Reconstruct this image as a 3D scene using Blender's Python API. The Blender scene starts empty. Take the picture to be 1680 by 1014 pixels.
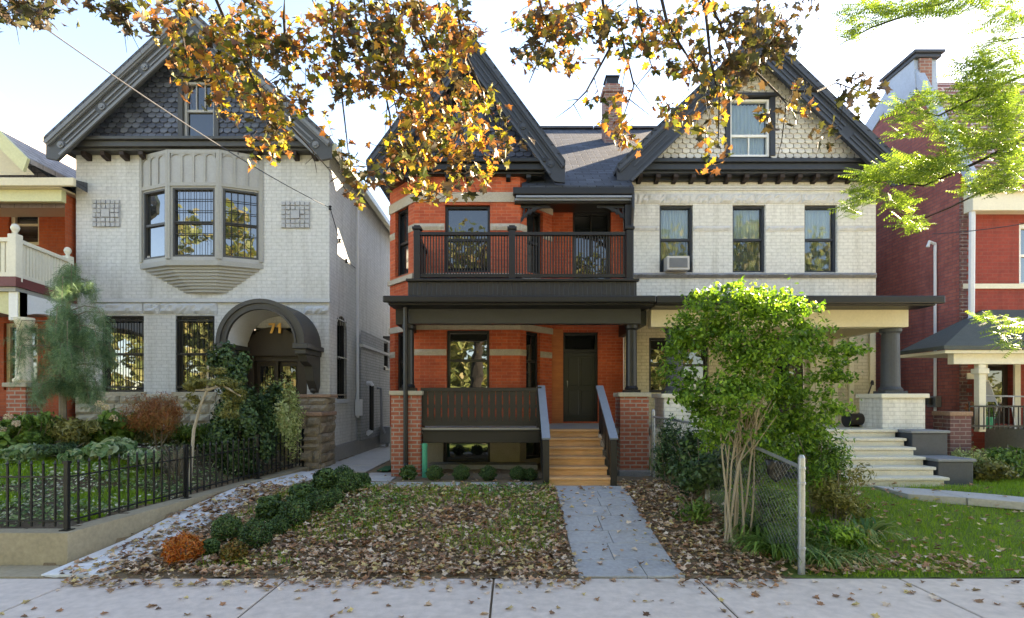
import bpy, math, random
import numpy as np
from mathutils import Vector

random.seed(7); RNG = np.random.default_rng(7)
SC = bpy.context.scene
COL = SC.collection
R = math.radians

# ------------------------------------------------------------------ camera, sky, sun, exposure
F_PX, CX, HY, CAM_Z = 900.0, 840.0, 655.0, 1.75
cam_d = bpy.data.cameras.new('camera'); cam = bpy.data.objects.new('camera', cam_d); COL.objects.link(cam)
cam_d.sensor_width = 36; cam_d.lens = 36 * F_PX / 1680
cam_d.shift_y = (HY - 507) / 1680
cam_d.clip_start = .05; cam_d.clip_end = 2000
cam.location = (0, 0, CAM_Z); cam.rotation_euler = (R(90), 0, 0)
SC.camera = cam
SUN_AZ, SUN_EL = 54.0, 29.0          # azimuth from +Y (away from the camera) towards +X
w = bpy.data.worlds.new('World'); SC.world = w; w.use_nodes = True
nt = w.node_tree; bg = nt.nodes['Background']
sky = nt.nodes.new('ShaderNodeTexSky'); sky.sky_type = 'NISHITA'; sky.sun_disc = False
sky.sun_elevation = R(SUN_EL); sky.sun_rotation = R(SUN_AZ)
sky.air_density = .75; sky.dust_density = .25; sky.ozone_density = 2.0
nt.links.new(sky.outputs[0], bg.inputs[0]); bg.inputs[1].default_value = .077
sd = bpy.data.lights.new('sun', 'SUN'); sd.energy = 5.0; sd.angle = R(.5); sd.color = (1, .93, .82)
so = bpy.data.objects.new('sun', sd); COL.objects.link(so)
sv = Vector((math.sin(R(SUN_AZ)) * math.cos(R(SUN_EL)), math.cos(R(SUN_AZ)) * math.cos(R(SUN_EL)), math.sin(R(SUN_EL))))
so.rotation_euler = sv.to_track_quat('Z', 'Y').to_euler(); so.location = (10, 10, 20)
vs = SC.view_settings; vs.view_transform = 'Standard'; vs.look = 'None'; vs.gamma = 1; vs.use_curve_mapping = False
vs.exposure = 3.45
vs.use_white_balance = True; vs.white_balance_temperature = 8600; vs.white_balance_tint = 12     # open shade

def X(px, Z): return (px - CX) * Z / F_PX
def H(py, Z): return CAM_Z - (py - HY) * Z / F_PX
def PT(px, py, Z): return Vector((X(px, Z), Z, H(py, Z)))
def sm(t): t = min(1, max(0, t)); return t * t * (3 - 2 * t)

# ------------------------------------------------------------------ object helpers
def tag(o, label=None, cat=None, group=None, kind=None):
    if label: o['label'] = label
    if cat: o['category'] = cat
    if group: o['group'] = group
    if kind: o['kind'] = kind
    return o
def thing(name, label, cat, loc, group=None):
    o = bpy.data.objects.new(name, None); COL.objects.link(o); o.location = loc; o.empty_display_size = .3
    return tag(o, label, cat, group)
def root_loc(p):
    while p.parent: p = p.parent
    return np.array(p.location)

def set_uv(me):
    n = len(me.polygons)
    if not n: return
    uv = me.uv_layers.new(name='UVMap')
    nv = len(me.vertices); co = np.empty(nv * 3); me.vertices.foreach_get('co', co); co = co.reshape(-1, 3)
    nl = len(me.loops); li = np.empty(nl, dtype=np.int32); me.loops.foreach_get('vertex_index', li)
    tot = np.empty(n, dtype=np.int32); me.polygons.foreach_get('loop_total', tot)
    nr = np.empty(n * 3); me.polygons.foreach_get('normal', nr); nr = nr.reshape(-1, 3)
    t = np.stack([-nr[:, 1], nr[:, 0], np.zeros(n)], 1)
    ln = np.linalg.norm(t, axis=1); flat = ln < .15
    t[flat] = (1, 0, 0); ln[flat] = 1; t /= ln[:, None]
    b = np.cross(nr, t); s = np.where(b[:, 2] < -1e-6, -1, 1); s[flat] = 1; b *= s[:, None]; b[flat] = (0, 1, 0)
    t *= np.where((np.abs(t[:, 0]) >= np.abs(t[:, 1])) & (t[:, 0] < 0) | (np.abs(t[:, 0]) < np.abs(t[:, 1])) & (t[:, 1] < 0), -1, 1)[:, None]
    pi = np.repeat(np.arange(n), tot); c = co[li]
    out = np.stack([(c * t[pi]).sum(1), (c * b[pi]).sum(1)], 1)
    uv.data.foreach_set('uv', out.astype(np.float32).ravel())

class Fr:                                   # a wall's frame: a along the wall, d out of it, z up
    def __init__(s, ox, oy, ux, uy, nx, ny): s.o = (ox, oy); s.u = (ux, uy); s.n = (nx, ny)
    def P(s, a, d, z): return (s.o[0] + s.u[0] * a + s.n[0] * d, s.o[1] + s.u[1] * a + s.n[1] * d, z)
def front(Y): return Fr(0, Y, 1, 0, 0, -1)
def side_r(Xw): return Fr(Xw, 0, 0, 1, 1, 0)
def side_l(Xw): return Fr(Xw, 0, 0, 1, -1, 0)
def span(ax, ay, bx, by):                   # from A to B, facing the street
    l = math.hypot(bx - ax, by - ay); ux, uy = (bx - ax) / l, (by - ay) / l
    nx, ny = uy, -ux
    return Fr(ax, ay, ux, uy, nx, ny), l

class MB:
    def __init__(s): s.v = []; s.f = []
    def add(s, vs_, fs):
        k = len(s.v); s.v += [tuple(p) for p in vs_]; s.f += [tuple(i + k for i in f) for f in fs]; return s
    def quad(s, *p): return s.add(p, [tuple(range(len(p)))])
    def hexa(s, p): return s.add(p, [(0, 3, 2, 1), (4, 5, 6, 7), (0, 1, 5, 4), (1, 2, 6, 5), (2, 3, 7, 6), (3, 0, 4, 7)])
    def box(s, x0, x1, y0, y1, z0, z1):
        return s.hexa([(x0, y0, z0), (x1, y0, z0), (x1, y1, z0), (x0, y1, z0), (x0, y0, z1), (x1, y0, z1), (x1, y1, z1), (x0, y1, z1)])
    def fbox(s, F, a0, a1, d0, d1, z0, z1):
        P = F.P
        return s.hexa([P(a0, d1, z0), P(a1, d1, z0), P(a1, d0, z0), P(a0, d0, z0), P(a0, d1, z1), P(a1, d1, z1), P(a1, d0, z1), P(a0, d0, z1)])
    def fpoly(s, F, pts, d0, d1):           # prism: outline in (a, z), from d0 to d1
        n = len(pts); v = [F.P(a, d1, z) for a, z in pts] + [F.P(a, d0, z) for a, z in pts]
        return s.add(v, [tuple(range(n)), tuple(range(2 * n - 1, n - 1, -1))] + [(i, i + n, (i + 1) % n + n, (i + 1) % n) for i in range(n)])
    def plan(s, pts, z0, z1):               # prism: outline in plan (x, y)
        n = len(pts); v = [(x, y, z0) for x, y in pts] + [(x, y, z1) for x, y in pts]
        return s.add(v, [tuple(range(n - 1, -1, -1)), tuple(range(n, 2 * n))] + [(i, (i + 1) % n, (i + 1) % n + n, i + n) for i in range(n)])
    def tube(s, pts, r0, r1=None, n=7, cap=True):
        pts = [Vector(p) for p in pts]; r1 = r0 if r1 is None else r1; m = len(pts); k = len(s.v); ref = None
        for i, p in enumerate(pts):
            d = (pts[min(i + 1, m - 1)] - pts[max(i - 1, 0)]).normalized()
            if ref is None: ref = Vector((0, 0, 1)) if abs(d.z) < .9 else Vector((1, 0, 0))
            a = d.cross(ref).normalized(); b = d.cross(a).normalized()
            r = r0 + (r1 - r0) * i / max(1, m - 1)
            for j in range(n):
                q = 2 * math.pi * j / n; s.v.append(tuple(p + a * r * math.cos(q) + b * r * math.sin(q)))
        for i in range(m - 1):
            for j in range(n):
                s.f.append((k + i * n + j, k + i * n + (j + 1) % n, k + (i + 1) * n + (j + 1) % n, k + (i + 1) * n + j))
        if cap:
            s.f.append(tuple(k + j for j in range(n - 1, -1, -1))); s.f.append(tuple(k + (m - 1) * n + j for j in range(n)))
        return s
    def lathe(s, cx, cy, prof, n=20):       # profile of (r, z)
        k = len(s.v); m = len(prof)
        for r, z in prof:
            for j in range(n):
                q = 2 * math.pi * j / n; s.v.append((cx + r * math.cos(q), cy + r * math.sin(q), z))
        for i in range(m - 1):
            for j in range(n):
                s.f.append((k + i * n + j, k + i * n + (j + 1) % n, k + (i + 1) * n + (j + 1) % n, k + (i + 1) * n + j))
        s.f.append(tuple(k + j for j in range(n - 1, -1, -1))); s.f.append(tuple(k + (m - 1) * n + j for j in range(n)))
        return s
    def beam(s, p, q, w, h, up=(0, 0, 1)):
        p, q = Vector(p), Vector(q); d = (q - p).normalized(); a = d.cross(Vector(up)).normalized() * (w / 2); b = a.cross(d).normalized() * (h / 2)
        return s.hexa([p - a - b, p + a - b, p + a + b, p - a + b, q - a - b, q + a - b, q + a + b, q - a + b])
    def wall(s, F, a0, a1, z0, z1, ops=(), t=.2):
        xs = sorted({a0, a1} | {o[0] for o in ops} | {o[1] for o in ops}); zs = sorted({z0, z1} | {o[2] for o in ops} | {o[3] for o in ops})
        for i in range(len(xs) - 1):
            for j in range(len(zs) - 1):
                ca, cz = (xs[i] + xs[i + 1]) / 2, (zs[j] + zs[j + 1]) / 2
                if any(o[0] < ca < o[1] and o[2] < cz < o[3] for o in ops): continue
                s.quad(F.P(xs[i], 0, zs[j]), F.P(xs[i + 1], 0, zs[j]), F.P(xs[i + 1], 0, zs[j + 1]), F.P(xs[i], 0, zs[j + 1]))
        for o in ops:
            b0, b1, c0, c1 = o[:4]
            for (p, q) in (((b0, c0), (b0, c1)), ((b0, c1), (b1, c1)), ((b1, c1), (b1, c0)), ((b1, c0), (b0, c0))):
                s.quad(F.P(p[0], 0, p[1]), F.P(q[0], 0, q[1]), F.P(q[0], -t, q[1]), F.P(p[0], -t, p[1]))
        return s
    def rough(s, F, a0, a1, d, z0, z1, cell=.07, amp=.03, rnd=random):   # quarry-faced stone
        na = max(2, round((a1 - a0) / cell)); nz = max(2, round((z1 - z0) / cell)); k = len(s.v)
        for j in range(nz + 1):
            for i in range(na + 1):
                e = i in (0, na) or j in (0, nz)
                s.v.append(F.P(a0 + (a1 - a0) * i / na, d * .35 if e else d + rnd.uniform(-amp, amp), z0 + (z1 - z0) * j / nz))
        for j in range(nz):
            for i in range(na):
                q = k + j * (na + 1) + i; s.f.append((q, q + 1, q + na + 2, q + na + 1))
        for (b, c) in (((a0, z0), (a1, z0)), ((a1, z0), (a1, z1)), ((a1, z1), (a0, z1)), ((a0, z1), (a0, z0))):
            s.quad(F.P(b[0], d * .35, b[1]), F.P(c[0], d * .35, c[1]), F.P(c[0], -.02, c[1]), F.P(b[0], -.02, b[1]))
        return s
    def rubble(s, F, a0, a1, z0, z1, d=.05, h=(.13, .24), wd=(.2, .5)):
        z = z0
        while z < z1 - .02:
            hh = min(random.uniform(*h), z1 - z)
            if z1 - z - hh < .07: hh = z1 - z
            a = a0
            while a < a1 - .01:
                ww = random.uniform(*wd); ww = a1 - a if a1 - a - ww < .12 else ww
                s.rough(F, a + .006, a + ww - .006, d + random.uniform(-.015, .02), z + .006, z + hh - .006, cell=.06, amp=.018); a += ww
            z += hh
        return s
    def build(s, name, mat, parent=None, smooth=False, bevel=0, uv=True):
        me = bpy.data.meshes.new(name); v = np.array(s.v, dtype=float)
        me.from_pydata(v.tolist(), [], s.f); me.update()
        if uv: set_uv(me)
        if parent is not None:
            v = v - root_loc(parent); me.vertices.foreach_set('co', v.ravel()); me.update()
        me.materials.append(mat)
        if smooth: me.polygons.foreach_set('use_smooth', [True] * len(me.polygons))
        o = bpy.data.objects.new(name, me); COL.objects.link(o)
        if parent is not None: o.parent = parent
        if bevel:
            b = o.modifiers.new('bevel', 'BEVEL'); b.width = bevel; b.segments = 2; b.limit_method = 'ANGLE'; b.angle_limit = R(40)
        return o

# ------------------------------------------------------------------ materials
def nodes(name):
    m = bpy.data.materials.new(name); m.use_nodes = True; t = m.node_tree; return m, t, t.nodes['Principled BSDF']
def N(t, kind, **kw):
    n = t.nodes.new(kind)
    for k, v in kw.items():
        if k in n.inputs: n.inputs[k].default_value = v
        else: setattr(n, k, v)
    return n
def L(t, a, b): t.links.new(a, b)
def rgba(c): return (c[0], c[1], c[2], 1)
def scale_c(c, k): return tuple(min(1, v * k) for v in c)
def mix(t, fac, a, b, bt='MIX'):
    n = t.nodes.new('ShaderNodeMix'); n.data_type = 'RGBA'; n.blend_type = bt
    for s_, v in ((n.inputs[0], fac), (n.inputs[6], a), (n.inputs[7], b)):
        if hasattr(v, 'is_linked'): L(t, v, s_)
        elif isinstance(v, (int, float)): s_.default_value = v
        else: s_.default_value = rgba(v)
    return n.outputs[2]
def noise(t, scale, detail=4, rough=.6, coord=None):
    n = N(t, 'ShaderNodeTexNoise'); n.inputs['Scale'].default_value = scale; n.inputs['Detail'].default_value = detail; n.inputs['Roughness'].default_value = rough
    if coord is None: coord = N(t, 'ShaderNodeNewGeometry').outputs['Position']
    L(t, coord, n.inputs['Vector']); return n.outputs['Fac']
def ramp(t, fac, stops, interp='LINEAR'):
    n = N(t, 'ShaderNodeValToRGB'); cr = n.color_ramp; cr.interpolation = interp
    while len(cr.elements) < len(stops): cr.elements.new(.5)
    for e, (p, c) in zip(cr.elements, stops): e.position = p; e.color = rgba(c)
    L(t, fac, n.inputs[0]); return n.outputs[0]
def bump(t, bs, h, strength, dist=.02, chain=None):
    n = N(t, 'ShaderNodeBump'); n.inputs['Strength'].default_value = strength; n.inputs['Distance'].default_value = dist
    L(t, h, n.inputs['Height'])
    if chain: L(t, chain, n.inputs['Normal'])
    L(t, n.outputs[0], bs.inputs['Normal']); return n.outputs[0]
def plain(name, c, rough=.6, var=.25, sc=3, bmp=.15, bsc=60, spec=.4, metal=0):
    m, t, b = nodes(name)
    f = noise(t, sc); f2 = noise(t, sc * 9, 3)
    col = mix(t, f, scale_c(c, 1 - var), scale_c(c, 1 + var)); col = mix(t, .35, col, ramp(t, f2, [(.3, scale_c(c, 1 - var * 1.4)), (.7, scale_c(c, 1 + var))]))
    L(t, col, b.inputs['Base Color']); b.inputs['Roughness'].default_value = rough; b.inputs['Specular IOR Level'].default_value = spec; b.inputs['Metallic'].default_value = metal
    if bmp: bump(t, b, noise(t, bsc, 5), bmp, .01)
    return m
def brickm(name, c1, c2, mortar, bw=.21, rh=.073, ms=.009, bmp=.6, dirt=None, dirt_amt=.3, rough=.75, bias=0):
    m, t, b = nodes(name); uv = N(t, 'ShaderNodeUVMap').outputs[0]
    k = N(t, 'ShaderNodeTexBrick'); k.offset = .5; L(t, uv, k.inputs['Vector'])
    for n_, v in (('Color1', rgba(c1)), ('Color2', rgba(c2)), ('Mortar', rgba(mortar)), ('Scale', 1), ('Mortar Size', ms), ('Mortar Smooth', .3), ('Bias', bias), ('Brick Width', bw), ('Row Height', rh)):
        k.inputs[n_].default_value = v
    f = noise(t, 1.3, 5); col = k.outputs['Color']
    col = mix(t, ramp(t, f, [(.45, (0, 0, 0)), (.75, (dirt_amt,) * 3)]), col, dirt or scale_c(c1, .6))
    mp = N(t, 'ShaderNodeMapping'); mp.inputs['Scale'].default_value = (2.6, .22, 1); L(t, uv, mp.inputs[0]); fs = noise(t, 1.6, 5, .65, mp.outputs[0]); col = mix(t, 1.0, col, ramp(t, fs, [(.32, (.80, .79, .77)), (.5, (1, 1, 1))]), 'MULTIPLY')
    f2 = noise(t, 14, 4); col = mix(t, 1.0, col, ramp(t, f2, [(.25, (.82,) * 3), (.75, (1.1,) * 3)]), 'MULTIPLY')
    L(t, col, b.inputs['Base Color']); b.inputs['Roughness'].default_value = rough; b.inputs['Specular IOR Level'].default_value = .3
    inv = N(t, 'ShaderNodeMath', operation='SUBTRACT'); inv.inputs[0].default_value = 1; L(t, k.outputs['Fac'], inv.inputs[1])
    c = bump(t, b, inv.outputs[0], bmp, .012); bump(t, b, noise(t, 45, 5), .25, .01, c)
    return m
def boards(name, c, wdt=.09, vertical=True, rough=.5, var=.2):
    m, t, b = nodes(name); uv = N(t, 'ShaderNodeUVMap').outputs[0]; sep = N(t, 'ShaderNodeSeparateXYZ'); L(t, uv, sep.inputs[0])
    a = N(t, 'ShaderNodeMath', operation='DIVIDE'); L(t, sep.outputs[0 if vertical else 1], a.inputs[0]); a.inputs[1].default_value = wdt
    fr = N(t, 'ShaderNodeMath', operation='FRACT'); L(t, a.outputs[0], fr.inputs[0])
    h = ramp(t, fr.outputs[0], [(0, (0, 0, 0)), (.1, (1, 1, 1)), (.9, (1, 1, 1)), (1, (0, 0, 0))])
    f = noise(t, 5); L(t, mix(t, f, scale_c(c, 1 - var), scale_c(c, 1 + var)), b.inputs['Base Color'])
    b.inputs['Roughness'].default_value = rough; bump(t, b, h, .8, .02); return m
def wood(name, c, c2):
    m, t, b = nodes(name); g = N(t, 'ShaderNodeNewGeometry').outputs['Position']; mp = N(t, 'ShaderNodeMapping'); mp.inputs['Scale'].default_value = (1.2, 14, 30); L(t, g, mp.inputs[0])
    f = noise(t, 2.2, 6, .65, mp.outputs[0]); f2 = noise(t, 2.5)
    col = mix(t, ramp(t, f, [(.35, (0, 0, 0)), (.7, (1, 1, 1))]), c, c2); col = mix(t, 1.0, col, ramp(t, f2, [(.3, (.8,) * 3), (.7, (1.1,) * 3)]), 'MULTIPLY')
    L(t, col, b.inputs['Base Color']); b.inputs['Roughness'].default_value = .6; bump(t, b, f, .2, .005); return m
def leafm(name, cols, transl=.35, rough=.5, gain=1.0):
    m, t, b = nodes(name); g = N(t, 'ShaderNodeNewGeometry')
    nz = noise(t, 1.6, 2, .5, g.outputs['Position'])
    a = N(t, 'ShaderNodeMath', operation='MULTIPLY_ADD'); L(t, nz, a.inputs[0]); a.inputs[1].default_value = .9; a.inputs[2].default_value = -.45
    s_ = N(t, 'ShaderNodeMath', operation='ADD'); s_.use_clamp = True; L(t, g.outputs['Random Per Island'], s_.inputs[0]); L(t, a.outputs[0], s_.inputs[1])
    k = len(cols); col = ramp(t, s_.outputs[0], [(i / max(1, k - 1), scale_c(c, gain)) for i, c in enumerate(cols)])
    L(t, col, b.inputs['Base Color']); b.inputs['Roughness'].default_value = rough; b.inputs['Specular IOR Level'].default_value = .35
    tr = N(t, 'ShaderNodeBsdfTranslucent'); L(t, mix(t, 1.0, col, (1.25, 1.2, .8), 'MULTIPLY'), tr.inputs[0])
    mx = N(t, 'ShaderNodeMixShader'); mx.inputs[0].default_value = transl; L(t, b.outputs[0], mx.inputs[1]); L(t, tr.outputs[0], mx.inputs[2])
    L(t, mx.outputs[0], t.nodes['Material Output'].inputs[0]); return m
def glass_dark(name, c=(.012, .014, .015), ior=1.75):
    m, t, b = nodes(name); b.inputs['Base Color'].default_value = rgba(c); b.inputs['Roughness'].default_value = .015; b.inputs['IOR'].default_value = ior
    bump(t, b, noise(t, 2.2, 2), .05, .03); return m
def glass_clear(name):
    m, t, b = nodes(name); gl = N(t, 'ShaderNodeBsdfGlossy'); gl.inputs['Roughness'].default_value = .015
    tr = N(t, 'ShaderNodeBsdfTransparent'); tr.inputs[0].default_value = (.8, .86, .88, 1); fz = N(t, 'ShaderNodeFresnel'); fz.inputs[0].default_value = 1.6
    bp = N(t, 'ShaderNodeBump'); bp.inputs['Strength'].default_value = .06; L(t, noise(t, 2.2, 2), bp.inputs['Height']); L(t, bp.outputs[0], gl.inputs['Normal'])
    mx = N(t, 'ShaderNodeMixShader'); L(t, fz.outputs[0], mx.inputs[0]); L(t, tr.outputs[0], mx.inputs[1]); L(t, gl.outputs[0], mx.inputs[2])
    L(t, mx.outputs[0], t.nodes['Material Output'].inputs[0]); return m

M = dict(
    grey_brick=brickm('grey_painted_brick', (.54, .545, .53), (.575, .575, .56), (.46, .465, .455), bmp=.4, dirt=(.44, .44, .42), dirt_amt=.35),
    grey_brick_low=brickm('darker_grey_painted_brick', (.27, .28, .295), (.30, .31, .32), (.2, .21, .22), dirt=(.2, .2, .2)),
    white_brick=brickm('white_painted_brick', (.68, .66, .60), (.72, .70, .64), (.58, .56, .51), bmp=.4, dirt=(.54, .51, .45), dirt_amt=.35),
    cream_brick=brickm('cream_painted_brick', (.55, .48, .33), (.58, .50, .35), (.42, .37, .26), dirt=(.42, .36, .25)),
    red_brick=brickm('orange_red_brick', (.56, .112, .042), (.40, .066, .026), (.46, .16, .09), ms=.007, rh=.066, bmp=.5, dirt=(.30, .055, .025), dirt_amt=.6),
    pier_brick=brickm('pink_red_brick', (.40, .12, .065), (.33, .085, .045), (.36, .29, .24), ms=.012, bmp=.6, dirt=(.30, .10, .06)),
    side_brick=brickm('maroon_brick', (.42, .13, .10), (.33, .095, .08), (.22, .10, .10), bmp=.5, dirt=(.12, .045, .05), dirt_amt=.5),
    quoin_brick=brickm('dark_brick', (.14, .07, .07), (.19, .08, .07), (.28, .22, .2), bmp=.8),
    crimson_brick=brickm('crimson_brick', (.30, .050, .034), (.25, .042, .03), (.24, .07, .055), ms=.006, bmp=.4, dirt=(.2, .04, .03)),
    left_brick=brickm('left_orange_brick', (.46, .10, .035), (.40, .08, .028), (.34, .12, .07), ms=.006, bmp=.4),
    chimney_brick=brickm('chimney_brick', (.30, .14, .10), (.24, .10, .08), (.3, .25, .22), ms=.012),
    black=plain('black_paint', (.0085, .0085, .0095), .42, .25, 3, .06), black_boards=boards('black_boards', (.0095, .0095, .0105), .085),
    navy=plain('slate_blue_paint', (.026, .031, .042), .5, .2, 3, .06), grey_trim=plain('grey_trim', (.052, .053, .053), .5, .2, 3, .06),
    navy_lite=plain('slate_blue_lighter', (.040, .047, .062), .5, .2, 3, .06), grey_trim2=plain('grey_trim_light', (.33, .33, .32), .55, .15, 3, .06),
    grey_trim3=plain('grey_olive_trim', (.30, .295, .27), .55, .15, 3, .06), hood=plain('hood_paint', (.048, .045, .040), .55, .25, 3, .1), hood_in=plain('hood_white', (.62, .62, .62), .6, .1),
    bronze=plain('red_brown_trim', (.028, .018, .015), .6, .3), shingle_blue=leafm('blue_scale_shingles', [(.026, .034, .058), (.05, .064, .105), (.075, .092, .14)], 0, .7), shingle_grey=leafm('grey_scale_shingles', [(.045, .054, .075), (.085, .10, .135), (.125, .145, .185)], 0, .7),
    shingle_cream=leafm('cream_scale_shingles', [(.54, .51, .47), (.62, .60, .56), (.68, .66, .62)], 0, .7),
    roof_slate=brickm('blue_grey_roof_shingles', (.072, .084, .105), (.034, .040, .052), (.014, .016, .02), bw=.34, rh=.17, ms=.014, bmp=.8, dirt=(.035, .04, .05), dirt_amt=.6, bias=.1),
    roof_grey=brickm('sunlit_roof_shingles', (.42, .37, .34), (.34, .30, .28), (.12, .11, .105), bw=.3, rh=.14, ms=.008, bmp=.7, dirt=(.2, .17, .16)),  # tone raised to stand in for sunlight on the left roof
    roof_dark=brickm('dark_roof_shingles', (.09, .095, .105), (.07, .075, .085), (.03, .03, .035), bw=.3, rh=.14, ms=.008, bmp=.7),
    roof_red=brickm('red_roof_tiles', (.24, .085, .07), (.20, .07, .06), (.50, .38, .35), bw=4, rh=.15, ms=.03, bmp=.9),
    stone_white=plain('painted_rough_stone', (.56, .55, .53), .85, .25, 6, .5, 40), stone_dk=plain('rough_stone_band', (.24, .24, .245), .85, .35, 6, .5, 40),
    stone_grey=plain('grey_painted_stone', (.46, .475, .49), .85, .2, 6, .5, 40), limestone=plain('limestone', (.38, .335, .25), .85, .3, 6, .5, 40),
    rubble=plain('brown_rubble_stone', (.25, .205, .15), .9, .45, 4, .8, 30), brown_stone=plain('brown_stone', (.30, .185, .125), .9, .4, 4, .8, 30),
    cream=plain('cream_paint', (.60, .53, .37), .55, .12, 3, .06), cream2=plain('pale_cream_paint', (.66, .62, .50), .55, .12, 3, .06), white=plain('white_paint', (.74, .74, .72), .5, .1, 3, .05),
    cream_green=plain('cream_green_paint', (.55, .53, .30), .6, .15), maroon=plain('maroon_paint', (.14, .03, .028), .5, .2), grey_paint=plain('grey_paint', (.055, .060, .068), .55, .25, 3, .15),
    step_cream=plain('chipped_cream_paint', (.60, .56, .46), .7, .22, 5, .3), concrete=plain('concrete', (.33, .275, .185), .9, .3, 2.5, .35, 50), foundation=plain('concrete_foundation', (.27, .26, .245), .9, .25, 2.5, .35, 50),
    pale_slab=plain('pale_concrete', (.62, .62, .62), .9, .15, 3, .3, 50), flag=plain('grey_flagstone', (.40, .385, .36), .9, .25, 3, .3, 50), flagblue=plain('bluestone', (.35, .345, .34), .85, .3, 2.5, .3, 50),
    asphalt=plain('pale_road', (.19, .18, .17), .95, .3, 5, .5, 120), soil=plain('dark_soil', (.10, .07, .042), 1, .5, 5, .8, 25), litter=plain('leaf_litter_soil', (.20, .14, .08), 1, .5, 7, .8, 25),
    lawn=plain('lawn_ground', (.10, .145, .025), 1, .5, 4, .6, 40), bark=plain('grey_bark', (.20, .165, .12), .95, .45, 12, .8, 40), dark_bark=plain('dark_bark', (.022, .018, .015), .95, .35, 12, .5, 40),
    stair=wood('cedar_boards', (.72, .42, .21), (.56, .28, .115)), door=plain('charcoal_door', (.013, .015, .015), .35, .15, 2, .02), door_brown=plain('dark_brown_door', (.03, .02, .015), .45, .25), rail_cap=plain('slate_grey_rail', (.20, .225, .27), .45, .15, 3, .05),
    glass=glass_dark('dark_window_glass'), glass_bright=glass_dark('reflective_window_glass', (.02, .022, .022), 2.3), glass_clear=glass_clear('clear_window_glass'),
    curtain=plain('curtain', (.80, .81, .80), .9, .1), curtain_dk=plain('grey_curtain', (.26, .265, .27), .9, .2), iron=plain('black_iron', (.006, .006, .006), .45, .3), galv=plain('galvanised_steel', (.34, .35, .36), .45, .25, 6, .1, 60, .5, .7),
    pipe_white=plain('white_pipe', (.60, .62, .66), .5, .1), pipe_grey=plain('grey_pipe', (.25, .26, .28), .5, .2), gold=plain('brass_numbers', (.75, .42, .12), .35, .1, 3, 0, 60, .5, .3), green_pipe=plain('green_plastic', (.04, .33, .19), .45, .15),
    rubber=plain('black_rubber', (.02, .02, .022), .7, .3), plastic=plain('pale_plastic', (.52, .49, .45), .5, .1), grille=boards('grille', (.20, .20, .20), .012, False), cable=plain('cable', (.05, .05, .055), .6, .2), metal_white=plain('white_metal', (.65, .66, .68), .4, .1),
    l_box=leafm('boxwood_leaves', [(.018, .045, .012), (.05, .105, .028), (.12, .2, .055)], .2), l_orange=leafm('orange_leaves', [(.25, .04, .008), (.5, .13, .015), (.42, .17, .03)], .3), l_bronze=leafm('bronze_leaves', [(.04, .06, .015), (.14, .11, .02), (.26, .12, .03)], .25),
    l_yew=leafm('dark_evergreen_leaves', [(.014, .038, .014), (.04, .082, .026), (.09, .155, .045)], .15), l_pale=leafm('pale_variegated_leaves', [(.20, .28, .09), (.38, .45, .18), (.58, .60, .32)], .3),
    l_blue=leafm('blue_green_needles', [(.06, .13, .07), (.12, .22, .11), (.22, .32, .17)], .25), l_olive=leafm('olive_leaves', [(.07, .08, .02), (.17, .17, .045), (.28, .25, .08)], .3), l_rust=leafm('rust_leaves', [(.16, .05, .02), (.33, .11, .04), (.30, .19, .06)], .3),
    l_green=leafm('green_leaves', [(.04, .09, .018), (.10, .19, .035), (.2, .32, .07)], .35), l_shrub=leafm('bright_green_leaves', [(.035, .09, .012), (.075, .17, .018), (.13, .26, .03), (.24, .38, .05)], .45), l_hosta=leafm('hosta_leaves', [(.07, .16, .06), (.16, .27, .12), (.45, .50, .34)], .25),
    l_cover=leafm('ground_cover_leaves', [(.03, .07, .015), (.07, .14, .03), (.13, .22, .05), (.3, .34, .16), (.58, .55, .44)], .2), l_flower=leafm('faded_flower_heads', [(.5, .42, .22), (.6, .52, .38), (.55, .38, .3)], .2), l_grass=leafm('grass_blades', [(.10, .21, .012), (.20, .37, .02), (.31, .43, .045)], .35),
    l_straw=leafm('daylily_blades', [(.04, .12, .03), (.10, .22, .05), (.22, .28, .08), (.42, .33, .13)], .3), l_dry=leafm('dry_twig_leaves', [(.12, .10, .08), (.24, .2, .17), (.1, .13, .06)], .2),
    l_maple=leafm('autumn_maple_leaves', [(.03, .045, .014), (.07, .085, .02), (.14, .14, .025), (.30, .25, .035), (.40, .24, .035), (.38, .15, .035), (.22, .085, .035), (.12, .055, .03), (.05, .035, .022)], .38),
    l_maple_dark=leafm('dark_maple_leaves', [(.02, .022, .012), (.05, .035, .02), (.08, .05, .03), (.07, .075, .02), (.03, .035, .015)], .3),
    l_locust=leafm('locust_leaflets', [(.06, .12, .02), (.12, .21, .03), (.22, .31, .05)], .42), l_far=leafm('street_tree_leaves', [(.12, .17, .06), (.28, .32, .12), (.42, .36, .17)], .4),
    l_fallen=leafm('fallen_leaf', [(.12, .065, .04), (.36, .21, .125), (.58, .42, .29), (.70, .57, .45), (.50, .25, .13), (.30, .155, .09), (.64, .50, .22), (.20, .12, .075)], .1, .8),
)

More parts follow.
